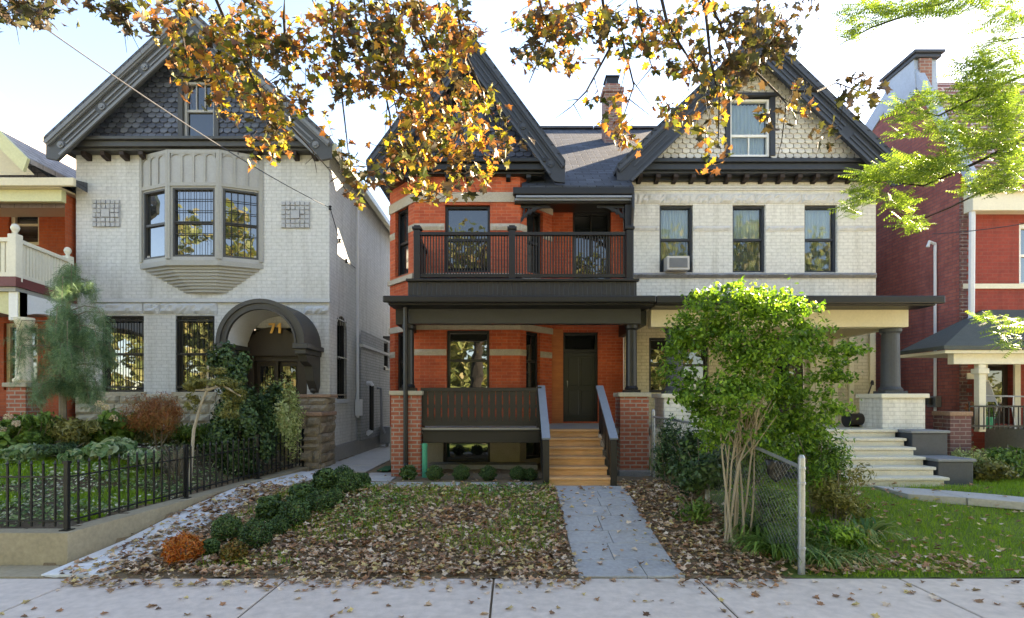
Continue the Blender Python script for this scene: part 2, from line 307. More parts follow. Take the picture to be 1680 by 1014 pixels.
# ------------------------------------------------------------------ building kit
def window(parent, F, a0, a1, z0, z1, frame, rec=.1, fw=.055, glass='glass', dh=True, mx=1, my=1, mxl=1, myl=1, bars=None, curtain=None, sill=None, sash=None, mid=.5, name='window'):
    sash = sash or frame
    m = MB(); d0, d1 = -rec - .08, -rec + .03
    m.fbox(F, a0, a0 + fw, d0, d1, z0, z1); m.fbox(F, a1 - fw, a1, d0, d1, z0, z1); m.fbox(F, a0 + fw, a1 - fw, d0, d1, z1 - fw, z1); m.fbox(F, a0 + fw, a1 - fw, d0, d1, z0, z0 + fw)
    w = m.build(name, frame, parent, bevel=.006)
    b0, b1, c0, c1 = a0 + fw, a1 - fw, z0 + fw, z1 - fw; zm = c0 + (c1 - c0) * mid
    MB().fbox(F, b0 - .01, b1 + .01, -rec - .045, -rec - .035, c0 - .01, c1 + .01).build('pane', M[glass], w)
    s = MB(); e = -rec - .034
    if dh: s.fbox(F, b0, b1, e, e + .045, zm - .025, zm + .025)
    for (n, q0, q1) in ((mx, zm, c1), (mxl, c0, zm)):
        for i in range(1, n):
            x = b0 + (b1 - b0) * i / n; s.fbox(F, x - .011, x + .011, e, e + .03, q0, q1)
    for (n, q0, q1) in ((my, zm, c1), (myl, c0, zm)):
        for i in range(1, n):
            z = q0 + (q1 - q0) * i / n; s.fbox(F, b0, b1, e, e + .024, z - .011, z + .011)
    if s.v: s.build('sash', sash, w)
    if curtain:
        c = MB(); n = 44; ys = [-rec - .13 + .022 * math.sin(i * 1.35) for i in range(n + 1)]
        for i in range(n):
            p, q = b0 + (b1 - b0) * i / n, b0 + (b1 - b0) * (i + 1) / n
            c.quad(F.P(p, ys[i], c0), F.P(q, ys[i + 1], c0), F.P(q, ys[i + 1], c1), F.P(p, ys[i], c1))
        if mid == .5:
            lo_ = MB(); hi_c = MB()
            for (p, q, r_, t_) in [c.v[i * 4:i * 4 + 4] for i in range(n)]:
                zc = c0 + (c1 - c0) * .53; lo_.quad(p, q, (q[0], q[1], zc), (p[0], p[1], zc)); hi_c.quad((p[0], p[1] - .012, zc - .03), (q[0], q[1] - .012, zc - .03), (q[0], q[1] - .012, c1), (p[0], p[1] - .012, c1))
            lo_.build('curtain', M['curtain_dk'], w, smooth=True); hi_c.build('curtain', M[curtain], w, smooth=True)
        else: c.build('curtain', M[curtain], w, smooth=True)
        MB().fbox(F, a0, a1, -rec - .34, -rec - .3, z0, z1).build('dark_backing', M['black'], w)  # black sheet in place of the unlit room behind
    if bars:
        g = MB(); n = bars
        for i in range(n + 1):
            x = a0 + .03 + (a1 - a0 - .06) * i / n; g.tube([F.P(x, -.01, z0 + .03), F.P(x, -.01, z1 - .02)], .009, n=5)
        for z in (z0 + .1, (z0 + z1) / 2, z1 - .1): g.fbox(F, a0 + .02, a1 - .02, -.022, .004, z - .015, z + .015)
        g.build('security_bars', M['iron'], w)
    if sill: MB().fbox(F, a0 - .06, a1 + .06, -rec, .05, z0 - .09, z0).build('sill', sill, w, bevel=.008)
    return w

def scales(mb, F, tri, ops, d=0, sw=.165, rh=.105):
    xc, half, zb, za = tri; z = zb; k = 0
    while z < za:
        n = int(half / sw) + 2
        for i in range(-n, n + 1):
            x = xc + (i + (.5 if k % 2 else 0)) * sw; lim = half * (za - z - rh * .6) / (za - zb)
            if abs(x - xc) > lim - sw * .3: continue
            if any(o[0] - sw * .35 < x < o[1] + sw * .35 and o[2] - rh * .9 < z < o[3] for o in ops): continue
            hw = sw * .465; j = random.uniform(-.003, .003); t = .036 + j
            P = F.P; a = [(x - hw, z + rh * 1.25, .002)] + [(x - hw * math.cos(q), z + rh * .38 - rh * .38 * math.sin(q), t) for q in (0, .6, 1.1, 1.57, 2.04, 2.54, math.pi)] + [(x + hw, z + rh * 1.25, .002)]
            mb.quad(*[P(p[0], d + p[2], p[1]) for p in a])
            for u, v in zip(a[1:-2], a[2:-1]): mb.quad(P(u[0], d + u[2], u[1]), P(v[0], d + v[2], v[1]), P(v[0], d, v[1] + .004), P(u[0], d, u[1] + .004))
        z += rh; k += 1

def gable(parent, xc, half, zt, za, yb, yw, yback, zb, bw, trim, lite, shingle, roofm, op=None, rosettes=True):
    """steep front gable: roof, bargeboards with raised mouldings, soffit, scale shingles, base cornice"""
    s = (za - zt) / half; F = front(yb); vert = bw * math.sqrt(1 + s * s)
    m = MB()
    for g in (-1, 1):
        m.fpoly(F, [(xc, za), (xc + g * half, zt), (xc + g * half, zt - .09), (xc, za - .09)][::g], -(yback - yb), .06)
    m.build('roof', roofm, parent)
    so_ = MB()
    for g in (-1, 1):
        so_.fpoly(F, [(xc, za - .094), (xc + g * (half - .03), zt - .094 + .03 * s), (xc + g * (half - .03), zt - .13 + .03 * s), (xc, za - .13)][::g], -(yw - yb) - .2, -.075)
    so_.build('soffit', trim, parent)
    for g in (-1, 1):
        tip = xc + g * half; zo = za - .095; zi = zt - .095
        b = MB().fpoly(F, [(xc, zo), (tip, zi), (tip, zi - vert * .55), (tip - g * .22, zi - vert + .22 * s), (xc, zo - vert)][::g], -.07, 0).build('bargeboard', trim, parent, bevel=.006)
        mo = MB(); ln = math.hypot(half, za - zt); ux, uz = g * half / ln, -(za - zt) / ln; px_, pz_ = g * (za - zt) / ln * -1, -half / ln
        def strip(t0, t1, o0, o1, dd):      # along the rake from t0 to t1, offset o below the top edge
            q = [(t0, o0), (t1, o0), (t1, o1), (t0, o1)]
            mo.fpoly(F, [(xc + ux * t + px_ * o, zo + uz * t + pz_ * o) for t, o in q][::g], .001, dd)
        t0 = bw * s
        strip(.0, ln, 0, bw * .16, .075); strip(0.02, ln, bw * .165, bw * .24, .045)
        strip(t0 * .5, ln - .05, bw * .88, bw, .035)
        edges = [t0 * .75, ln * .36, ln * .66, ln - .2]
        for u, v in zip(edges[:-1], edges[1:]): strip(u + .14, v - .1, bw * .44, bw * .52, .022); strip(u + .14, v - .1, bw * .68, bw * .74, .016)
        mo.build('moulding', lite, b)
        if rosettes:
            for t in edges[1:]:
                r = MB(); cx_, cz_ = xc + ux * t + px_ * bw * .58, zo + uz * t + pz_ * bw * .58; n = 12
                for (rr, d0, d1) in ((bw * .17, .0, .022), (bw * .09, .022, .045)):
                    r.fpoly(F, [(cx_ + rr * math.cos(i * 2 * math.pi / n), cz_ + rr * math.sin(i * 2 * math.pi / n)) for i in range(n)], d0, d1)
                r.build('rosette', lite, b)
    Fw = front(yw); hb = (za - .13 - zb) / s; ops = [op] if op else []
    gw = MB()
    if op:
        gx = lambda z: (za - .13 - z) / s
        gw.quad(Fw.P(xc - hb, 0, zb), Fw.P(op[0], 0, zb), Fw.P(op[0], 0, min(op[3], za - .13 - (xc - op[0]) * s)), Fw.P(xc - gx(op[3]), 0, op[3]))
        gw.quad(Fw.P(op[1], 0, zb), Fw.P(xc + hb, 0, zb), Fw.P(xc + gx(op[3]), 0, op[3]), Fw.P(op[1], 0, op[3]))
        gw.quad(Fw.P(op[0], 0, zb), Fw.P(op[1], 0, zb), Fw.P(op[1], 0, op[2]), Fw.P(op[0], 0, op[2]))
        gw.quad(Fw.P(xc - gx(op[3]), 0, op[3]), Fw.P(xc + gx(op[3]), 0, op[3]), Fw.P(xc, 0, za - .13))
    else: gw.quad(Fw.P(xc - hb, 0, zb), Fw.P(xc + hb, 0, zb), Fw.P(xc, 0, za - .13))
    gwo = gw.build('gable_wall', M['black'], parent)
    sc_ = MB(); scales(sc_, Fw, (xc, hb, zb + .02, za - .13), ops); sc_.build('scale_shingles', shingle, gwo)
    return s

def cornice(parent, F, a0, a1, z0, z1, d, trim, lite, n, brm, bh=.13):
    h = z1 - z0
    c = MB().fbox(F, a0, a1, -.1, d, z0 + h * .0, z0 + h * .62).fbox(F, a0 - .02, a1 + .02, -.1, d + .07, z0 + h * .62 + .002, z1).fbox(F, a0, a1, -.1, d - .08, z0 - .05, z0 - .002)
    o = c.build('cornice', trim, parent, bevel=.01)
    for i in range(n):
        a = a0 + .12 + (a1 - a0 - .24) * (i + .5) / n
        MB().fpoly(F_side(F, a), [(.0, z0 - .052), (d - .1, z0 - .052), (d - .1, z0 - .052 - bh * .55), (d - .14, z0 - .052 - bh * .8), (.03, z0 - .052 - bh), (0, z0 - .052 - bh)], -.045, .045).build('bracket', brm, parent)
    return o
def F_side(F, a):                           # frame across the wall at a: its own "a" runs out of the wall
    p = F.P(a, 0, 0); return Fr(p[0], p[1], F.n[0], F.n[1], F.u[0], F.u[1])

# ------------------------------------------------------------------ ground heights
def wall_x(y): return -4.65 + .75 * (y - 5.75) / 4.95
def g(x, y):
    z = .385 * sm((y - 5.35) / 3.1)
    if y > 5.75 and x < wall_x(min(y, 12)) - .08:
        inn = wall_x(min(y, 12)) - .15 - x
        z = .335 + .10 * min(1, max(0, (y - 5.8) / 5)) + .5 * sm(inn / 1.7) * sm((y - 6.0) / 3.0)
    if x > 8.6 and y > 8: z += .15 * sm((y - 8) / 2)
    return z
def terrain(name, x0, x1, y0, y1, mat, dz=0, step=.12, edge=None, bumpy=0, inside=None):
    nx, ny = max(2, int((x1 - x0) / step)), max(2, int((y1 - y0) / step)); m = MB()
    ok = {}
    for j in range(ny + 1):
        for i in range(nx + 1):
            x, y = x0 + (x1 - x0) * i / nx, y0 + (y1 - y0) * j / ny
            m.v.append((x, y, g(x, y) + dz + (random.uniform(-bumpy, bumpy) if bumpy else 0)))
            ok[i, j] = inside is None or inside(x, y)
    for j in range(ny):
        for i in range(nx):
            if ok[i, j] or ok[i + 1, j] or ok[i, j + 1] or ok[i + 1, j + 1]:
                k = j * (nx + 1) + i; m.f.append((k, k + 1, k + nx + 2, k + nx + 1))
    o = m.build(name, mat, smooth=True); return tag(o, kind='structure')
def struct(name, mb, mat, **k): return tag(mb.build(name, mat, **k), kind='structure')

# ------------------------------------------------------------------ setting
struct('ground', MB().quad((-700, -700, -.16), (700, -700, -.16), (700, 700, -.16), (-700, 700, -.16)), M['soil'])
struct('road', MB().box(-60, 60, -9, .6, -.2, -.12), M['asphalt'])  # unseen; asphalt lightened to bounce sunlight onto the house fronts
struct('far_sidewalk', MB().box(-60, 60, -13, -9.01, -.2, .0), M['pale_slab'])  # unseen; pale concrete put in for the same bounce
sw = MB(); js = [X(px, 5.36) for px in (470, 810, 1145, 1475)]; jx = [js[0] - 2.0 * k for k in range(12, 0, -1)] + js + [js[-1] + 2.0 * k for k in range(1, 12)]
for u, v in zip(jx[:-1], jx[1:]): sw.box(u + .009, v - .009, 3.3, 5.36, -.14, 0)
struct('sidewalk', sw, plain('sidewalk_concrete', (.56, .475, .41), .9, .28, 1.1, .3, 70), bevel=.012)
struct('sidewalk_base', MB().box(-24, 24, 3.29, 5.37, -.15, -.012), M['soil'])
struct('kerb', MB().box(-24, 24, .6, .78, -.16, .0), M['concrete'], bevel=.02)
struct('verge', MB().box(-24, 24, .78, 3.29, -.16, -.015), M['lawn'])
terrain('front_yard', -4.9, 2.75, 5.365, 13, M['litter'], bumpy=.012)
terrain('lawn', 2.7, 14, 5.365, 13, M['lawn'], bumpy=.012)
terrain('garden_bed', -16, -3.8, 5.80, 13.5, M['soil'], bumpy=.02, inside=lambda x, y: x < wall_x(min(y, 11)) - .12)
struct('back_yard', MB().quad((-20, 12.9, .38), (16, 12.9, .38), (16, 40, .38), (-20, 40, .38)), M['foundation'])
# bluestone path to the stairs
pm = MB(); y = 5.372
while y < 8.5:
    h = random.choice((.34, .46, .46, .6)); y2 = min(y + h, 8.55); xs = [.655, random.uniform(1.0, 1.35), 1.70]
    for u, v in zip(xs[:-1], xs[1:]):
        zz = [g(1, y) + .02, g(1, y2 - .012) + .02]
        pm.hexa([(u + .003, y, zz[0] - .06), (v - .003, y, zz[0] - .06), (v - .003, y2 - .006, zz[1] - .06), (u + .003, y2 - .006, zz[1] - .06), (u + .003, y, zz[0]), (v - .003, y, zz[0]), (v - .003, y2 - .006, zz[1]), (u + .003, y2 - .006, zz[1])])
    y = y2
struct('path', pm, M['flagblue'], bevel=.006)
# pale concrete strip along the retaining wall, then the flags in the gap
ps = MB()
for (y0, y1) in ((5.40, 6.35), (6.37, 7.3), (7.32, 8.25), (8.27, 9.2), (9.22, 10.2)):
    a, b = wall_x(y0) + .06, wall_x(y1) + .06; z0, z1 = g(-3, y0) + .025, g(-3, y1) + .025
    ps.hexa([(a, y0, z0 - .08), (a + .62, y0, z0 - .08), (b + .62, y1, z1 - .08), (b, y1, z1 - .08), (a, y0, z0), (a + .62, y0, z0), (b + .62, y1, z1), (b, y1, z1)])
struct('concrete_strip', ps, M['pale_slab'], bevel=.01)
wk = MB()
for i in range(12):
    y0 = 10.22 + i * .9; wk.box(-3.8, -2.72, y0, y0 + .885, .3, .405 + random.uniform(-.003, .003))
struct('walkway', wk, M['flag'], bevel=.008)
pv = MB()
for (a, b) in ((590, 632), (638, 690), (703, 753), (771, 816), (832, 875)):
    pv.box(X(a, 8.7), X(b, 8.7), 8.5, 8.98, .3, .395 + random.uniform(-.003, .003))
for (a, b, y0, y1) in ((576, 640, 9.1, 9.55), (596, 640, 9.6, 10.1)): pv.box(X(a, y0), X(b, y0), y0, y1, .3, .40)
struct('stepping_stones', pv, M['flag'], bevel=.012)
wr = MB()                                   # walk to the right hand steps
for k in range(9):
    q0 = (5.6 + k * .62, 8.5 - k * .27); a, b = q0, (q0[0] + .6, q0[1] - .26)
    z0 = g(a[0], a[1]) + .025; z1 = g(b[0], b[1]) + .025
    wr.hexa([(a[0], a[1] - .75, z0 - .1), (b[0], b[1] - .75, z1 - .1), (b[0], b[1], z1 - .1), (a[0], a[1], z0 - .1), (a[0], a[1] - .75, z0), (b[0], b[1] - .75, z1), (b[0], b[1], z1), (a[0], a[1], z0)])
struct('side_path', wr, M['flag'])

# retaining wall
rw = MB(); prof = []
ya, yb_ = 5.74, 10.75
pts = [(-16, ya, .35), (wall_x(ya), ya, .35), (wall_x(8.2), 8.2, .40), (wall_x(yb_), yb_, .45)]
inner = [(-16, ya + .2), (wall_x(ya) - .22, ya + .2), (wall_x(8.2) - .22, 8.2), (wall_x(yb_) - .22, yb_)]
for i in range(3):
    a, b, c, d = pts[i], pts[i + 1], inner[i + 1], inner[i]
    rw.hexa([(a[0], a[1], -.1), (b[0], b[1], -.1), (c[0], c[1], -.1), (d[0], d[1], -.1), (a[0], a[1], a[2]), (b[0], b[1], b[2]), (c[0], c[1], b[2]), (d[0], d[1], a[2])])
o = rw.build('retaining_wall', M['concrete']); tag(o, 'low tan concrete retaining wall below the black iron fence, climbing beside the pale walkway', 'wall')
tag(MB().box(-16, wall_x(ya) + .05, 5.37, 5.735, -.1, .012).build('gutter_slab', M['concrete']), kind='structure')

# ------------------------------------------------------------------ HOUSE with number 71
h = thing('house', 'grey painted brick house with slate gable, oriel bay and arched doorway numbered 71', 'house', (-6.49, 11.5, .4))
Z2 = 11.5; F2 = front(Z2); xl, xr = -9.14, -3.83; zt2 = 6.95
o_w1 = (X(167, Z2), X(236, Z2), H(643, Z2), H(518, Z2)); o_w2 = (X(288, Z2), X(352, Z2), H(643, Z2), H(518, Z2))
o_door = (-5.62, -4.30, 1.25, 3.25); o_bay = (X(236, Z2), X(424, Z2), H(420, Z2), H(308, Z2))
op_arch = (12.0, 12.72, H(655, 12.2), H(517, 12.2)); op_sm = (16.0, 16.5, H(603, 16.2), H(560, 16.2))
m = MB(); m.wall(F2, xl, xr, .95, zt2, [o_w1, o_w2, o_door, o_bay], .22)
FS = side_r(xr); m.wall(FS, Z2, 13.55, .75, zt2, [op_arch], .2); m.wall(FS, 13.55, 23, 3.05, 7.0)
m.quad((xl, Z2, .3), (xl, 23, .3), (xl, 23, 7.2), (xl, Z2, 7.2)).quad((xl, 23, .3), (xr, 23, .3), (xr, 23, 7), (-6.49, 23, 9.6), (xl, 23, 7))
m.build('wall', M['grey_brick'], h)
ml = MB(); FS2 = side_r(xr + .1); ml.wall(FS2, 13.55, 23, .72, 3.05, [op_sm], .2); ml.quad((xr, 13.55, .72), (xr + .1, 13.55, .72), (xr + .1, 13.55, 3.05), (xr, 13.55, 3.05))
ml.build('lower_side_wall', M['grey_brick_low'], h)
MB().fbox(FS, 13.52, 23, 0, .15, 3.05, 3.12).build('string_course', M['stone_grey'], h)
MB().box(xl - .05, xr + .06, Z2 - .02, 23, .2, .75).build('foundation', M['foundation'], h)
rb = MB().rubble(F2, xl, -5.7, .42, H(646, Z2), .06); rb.build('stone_base', M['limestone'], h)
window(h, F2, *o_w1, M['black'], bars=7, glass='glass_bright', sill=M['limestone']); window(h, F2, *o_w2, M['black'], bars=7, glass='glass_bright', sill=M['limestone'])
# rough stone lintel band and line above it
b = MB()
for (a0, a1) in ((155, 235), (235, 262), (262, 357)): b.rough(F2, X(a0, Z2) + .005, X(a1, Z2) - .005, .05, H(515, Z2), H(497, Z2), .06, .02)
b.rough(F2, X(500, Z2), xr - .01, .05, H(515, Z2), H(502, Z2), .06, .02).fbox(F2, X(152, Z2), xr + .03, 0, .06, H(496.5, Z2), H(491, Z2))
b.build('stone_band', M['stone_grey'], h)
# decorative tile panels
for (a0, a1, b0, b1) in ((153, 198, 373, 328), (462, 509, 375, 331)):
    p = MB(); A0, A1, B0, B1 = X(a0, Z2), X(a1, Z2), H(b0, Z2), H(b1, Z2); p.fbox(F2, A0, A1, 0, .015, B0, B1)
    c = (A1 - A0) / 6
    for i in range(6):
        for j in range(6):
            if i in (2, 3) and j in (2, 3): continue
            u, v = A0 + i * c, B0 + j * (B1 - B0) / 6; vert = (i in (2, 3)); k = .008
            p.fbox(F2, u + k, u + c - k, .015, .045 + random.uniform(-.01, .015), v + k, v + (B1 - B0) / 6 - k)
    p.fbox(F2, A0 + 2 * c + .01, A0 + 4 * c - .01, .015, .06, B0 + (B1 - B0) / 3 + .01, B0 + 2 * (B1 - B0) / 3 - .01)
    p.build('tile_panel', plain('tile_panel_paint', (.36, .37, .385), .7, .2, 6, .3), h, bevel=.006)
# oriel bay window
yf = 11.20; bl, br = X(232, Z2), X(430, Z2); cl, cr = -7.02, -5.98
zt_, zs_, zw1, zw0 = H(250, 11.3), H(432, 11.2), H(308, 11.2), H(421, 11.2)
by = MB(); faces = []
for (A, B) in (((bl, Z2), (cl, yf)), ((cl, yf), (cr, yf)), ((cr, yf), (br, Z2))):
    F, l = span(*A, *B); ins = .09 if B[1] == A[1] else .07
    faces.append((F, l, ins)); by.wall(F, 0, l, zs_, zt_, [(ins, l - ins, zw0, zw1)], .1)
bo = by.build('bay_window', M['grey_trim2'], h)
tr = MB()
for F, l, ins in faces:
    tr.fbox(F, -.02, .05, -.01, .035, zw0 - .05, zt_); tr.fbox(F, l - .05, l + .02, -.01, .035, zw0 - .05, zt_)
    tr.fbox(F, .05, l - .05, -.005, .03, zw1 + .03, zw1 + .1); tr.fbox(F, .05, l - .05, -.005, .03, zt_ - .07, zt_)
    n = 4 if l > .9 else 3
    for i in range(1, n): x = .05 + (l - .1) * i / n; tr.fbox(F, x - .022, x + .022, 0, .026, zw1 + .1, zt_ - .07)
    for i in range(n):                       # little arch heads in each panel
        x0, x1 = .05 + (l - .1) * i / n + .022, .05 + (l - .1) * (i + 1) / n - .022; zz = zt_ - .07; rr = (x1 - x0) / 2
        arc = [(x0 + rr - rr * math.cos(q), zz - .02 - rr * .7 + rr * .7 * math.sin(q)) for q in [k * math.pi / 8 for k in range(9)]]
        for u, v in zip(arc[:-1], arc[1:]): tr.fpoly(F, [u, v, (v[0], zz), (u[0], zz)], 0, .022)
tr.build('panel_trim', M['grey_trim3'], bo)
for F, l, ins in faces:
    big = l > .9
    window(h, F, ins, l - ins, zw0, zw1, M['grey_trim'], rec=.03, fw=.04, glass='glass_bright' , mx=1, name='bay_sash_window')
    gr = MB()
    nb = 7 if big else 5
    for i in range(nb + 1): x = ins + .03 + (l - 2 * ins - .06) * i / nb; gr.tube([F.P(x, -.005, zw0 + .03), F.P(x, -.005, zw1 - .03)], .006, n=4)
    for k in range(1, 5): z = zw0 + (zw1 - zw0) * (k + 1) / 6; gr.fbox(F, ins + .03, l - ins - .03, -.012, 0, z - .006, z + .006)
    if F is not faces[0][0]: gr.build('security_bars', M['iron'], bo)
sl = MB(); n_l = 9                          # stepped timber corbel, narrowing to the wall
for i in range(n_l):
    t = i / n_l; k = 1.06 - .72 * t; xm = (bl + br) / 2 + .1 * t; hw = (br - bl) / 2 * k; fw_ = (cr - cl) / 2 * (k if i else 1.02); yy = Z2 - (Z2 - yf) * (1.18 if i == 0 else 1.05 - .85 * t)
    z1 = zs_ - i * .062 + (.05 if i == 0 else 0); z0 = zs_ - (i + 1) * .062 + .012
    sl.plan([(xm - hw, Z2 + .02), (xm - min(fw_, hw * .9), yy), (xm + min(fw_, hw * .9), yy), (xm + hw, Z2 + .02)], z0, z1)
    sl.plan([(xm - hw * .95, Z2 + .02), (xm - min(fw_, hw * .9) * .95, yy + .03), (xm + min(fw_, hw * .9) * .95, yy + .03), (xm + hw * .95, Z2 + .02)], z0 - .013, z0 - .001)
sl.build('bay_corbel', M['grey_trim3'], bo)
# gable
op2 = (X(302, 11.42), X(353, 11.42), H(228, 11.42), H(134, 11.42))
gable(h, -6.49, 2.86, 6.98, 9.62, 11.0, 11.42, 23, H(229, 11.42), .40, M['grey_trim'], plain('grey_trim_mid', (.15, .157, .165), .5, .2), M['shingle_grey'], M['roof_dark'], op2)
F2g = front(11.42); window(h, F2g, *op2, M['grey_trim2'], rec=.04, fw=.05, mx=3, name='attic_window')
MB().fbox(F2g, op2[0] - .1, op2[0], -.02, .06, op2[2], op2[3] + .05).fbox(F2g, op2[1], op2[1] + .1, -.02, .06, op2[2], op2[3] + .05).fbox(F2g, op2[0] - .16, op2[1] + .16, -.02, .12, op2[3] + .052, op2[3] + .13).build('attic_surround', M['grey_trim'], h, bevel=.008)
cornice(h, F2, xl - .02, xr + .05, H(247, 11.4), H(229, 11.3), .3, M['grey_trim'], M['grey_trim2'], 13, M['bronze'])
# side eave with gutter
e = MB(); e.beam((-3.62, 11.1, 6.86), (-3.62, 23, 6.86), .14, .14); e.build('gutter', plain('lit_gutter', (.45, .46, .36), .4, .15), h)  # pale tone stands in for light falling on the gutter
# arched hood over the entrance
Ca, Cz, R0 = -4.86, 2.83, .86; yh0, yh1 = 10.62, 11.5; Fh = front(yh0); hd = MB(); hi = MB()
NA = 28
def arc(r, q): return (Ca - r * math.cos(q), Cz + r * math.sin(q))
for i in range(NA):
    q0, q1 = math.pi * i / NA, math.pi * (i + 1) / NA
    for (ra, rb_, d0, d1) in ((R0, R0 - .08, -.88, .05), (R0 - .083, R0 - .16, -.5, .02), (R0 - .163, R0 - .2, -.5, .05)):
        a, b2, c, d = arc(ra, q0), arc(ra, q1), arc(rb_, q1), arc(rb_, q0); hd.fpoly(Fh, [d, c, b2, a], d0, d1)
    a, b2 = arc(R0 - .204, q0), arc(R0 - .204, q1); hi.quad(Fh.P(a[0], -.02, a[1]), Fh.P(b2[0], -.02, b2[1]), Fh.P(b2[0], -.86, b2[1]), Fh.P(a[0], -.86, a[1]))
hdo = hd.build('arched_hood', M['hood'], h); hi.build('hood_lining', M['hood_in'], hdo)
for g_ in (-1, 1):
    xk = Ca + g_ * (R0 - .1); k = MB(); k.box(xk - .13, xk + .16, yh0 - .06, Z2, Cz - .1, Cz - .002).box(xk - .1, xk + .11, yh0 - .02, Z2, Cz - .2, Cz - .103)
    k.fpoly(Fr(xk, Z2, 0, -1, 1, 0), [(0, Cz - .203), (.8, Cz - .203), (.72, Cz - .34), (.46, Cz - .42), (.36, Cz - .7), (.22, Cz - .86), (.1, Cz - .95), (0, Cz - .8)], -.085, .085)
    k.lathe(xk, yh0 + .72, [(.02, Cz - .97), (.075, Cz - .9), (.06, Cz - .82), (.02, Cz - .8)], 10)
    k.build('hood_bracket', M['hood'], h, bevel=.008)
# recessed door
Fd = front(Z2 + .15); dd = MB()
dd.fbox(Fd, o_door[0] - .3, o_door[0], -.3, -.02, 1.2, 3.9).fbox(Fd, o_door[1], o_door[1] + .05, -.3, -.02, 1.2, 3.3)
arcp = [(-4.96 - .62 * math.cos(k * math.pi / 16), 2.75 + .62 * math.sin(k * math.pi / 16)) for k in range(17)]
ds = MB()                                   # dark timber doorcase behind the arch
ds.fbox(front(Z2), o_door[0] + .02, -5.42, -.2, -.02, 1.25, 3.2).fbox(front(Z2), -4.5, o_door[1] - .02, -.2, -.02, 1.25, 3.2).fbox(front(Z2), -5.42, -4.5, -.2, -.05, 2.55, 2.65).fbox(front(Z2), -5.42, -4.5, -.25, -.1, 2.65, 3.2).fbox(front(Z2), -4.97, -4.93, -.2, -.06, 1.3, 2.55)
ds.build('doorcase', M['door_brown'], h)
do = MB().fbox(front(Z2), -5.42, -4.98, -.22, -.16, 1.25, 2.55).fbox(front(Z2), -4.92, -4.5, -.22, -.16, 1.25, 2.55).build('door', M['door_brown'], h)
MB().fbox(front(Z2), -5.34, -5.05, -.158, -.15, 1.5, 2.45).fbox(front(Z2), -4.86, -4.58, -.158, -.15, 1.5, 2.45).build('pane', M['glass'], do)
gb = MB()
for i in range(8): x = -5.32 + i * .108; gb.tube([(x, Z2 + .1, 1.4), (x, Z2 + .1, 2.5)], .008, n=5)
gb.build('door_bars', M['iron'], do)
# house numbers on the transom
def lettering(txt, size, loc, depth, mat, parent, name='house_number'):
    c = bpy.data.curves.new(name, 'FONT'); c.body = txt; c.size = size; c.extrude = depth; c.align_x = 'CENTER'; c.align_y = 'CENTER'
    t = bpy.data.objects.new('tmp', c); COL.objects.link(t); bpy.context.view_layer.update()
    me = bpy.data.meshes.new_from_object(t.evaluated_get(bpy.context.evaluated_depsgraph_get())); bpy.data.objects.remove(t)
    v = [(loc[0] + p.co.x, loc[1] - p.co.z, loc[2] + p.co.y) for p in me.vertices]; mb = MB(); mb.add(v, [tuple(p.vertices) for p in me.polygons]); bpy.data.meshes.remove(me)
    return mb.build(name, mat, parent)
MB().fpoly(front(11.44), [(-4.97 - .60 * math.cos(k * math.pi / 16), 2.66 + .60 * math.sin(k * math.pi / 16)) for k in range(17)], -.03, 0).build('fanlight', M['door_brown'], h)
nb_ = MB(); Fn = front(11.40); nx_, nz_ = X(453, 11.4), H(547, 11.4); nh = .21
nb_.fpoly(Fn, [(nx_ - .15, nz_ + nh - .045), (nx_ - .02, nz_ + nh - .045), (nx_ - .02, nz_ + nh), (nx_ - .15, nz_ + nh)], 0, .02).fpoly(Fn, [(nx_ - .125, nz_), (nx_ - .075, nz_), (nx_ - .02, nz_ + nh - .046), (nx_ - .07, nz_ + nh - .046)], 0, .02)
nb_.build('house_number', M['gold'], h)
MB().fpoly(Fn, [(nx_ + .055, nz_), (nx_ + .105, nz_), (nx_ + .105, nz_ + nh), (nx_ + .07, nz_ + nh), (nx_ + .02, nz_ + nh - .05), (nx_ + .02, nz_ + nh - .09), (nx_ + .055, nz_ + nh - .065)], 0, .02).build('house_number', M['gold'], h)
# stone porch walls
ps_ = MB(); Fp = front(10.62); ps_.rubble(Fp, -5.5, -3.72, .35, 1.42, .05); FpR = side_r(-3.72); ps_.rubble(FpR, 10.62, 11.48, .35, 1.42, .05); ps_.box(-5.5, -3.74, 10.64, 11.48, .3, 1.40)
Fq = front(11.05); ps_.rubble(Fq, -4.3, -3.72, 1.5, 1.78, .04); ps_.rubble(side_r(-3.72), 11.05, 11.48, 1.5, 1.78, .04); ps_.box(-4.3, -3.74, 11.07, 11.48, 1.4, 1.77)
ps_.build('stone_porch_wall', M['rubble'], h)
MB().box(-5.55, -3.66, 10.55, 11.48, 1.42, 1.5).box(-4.35, -3.64, 11.0, 11.48, 1.782, 1.85).build('porch_coping', M['brown_stone'], h, bevel=.015)
# arched side window
fw2 = window(h, FS, *op_arch, M['black'], rec=.1, bars=4, sill=M['stone_grey'], name='arched_window')
ar = MB(); ca, ra = (op_arch[0] + op_arch[1]) / 2, (op_arch[1] - op_arch[0]) / 2; zc = op_arch[3] - ra
for k in range(12):
    q0, q1 = math.pi * k / 12, math.pi * (k + 1) / 12
    ar.fpoly(FS, [(ca - ra * math.cos(q0), zc + ra * math.sin(q0)), (ca - ra * math.cos(q1), zc + ra * math.sin(q1)), (ca - ra * math.cos(q1), op_arch[3] + .004), (ca - ra * math.cos(q0), op_arch[3] + .004)], -.19, -.003)
ar.build('arch_head', M['grey_brick'], h)
window(h, FS2, *op_sm, M['hood'], rec=.05, sill=M['hood'], name='small_side_window')
ho = MB().fbox(FS2, op_sm[0] - .1, op_sm[1] + .1, -.01, .22, op_sm[3] + .06, op_sm[3] + .12).build('window_hood', M['hood'], h)
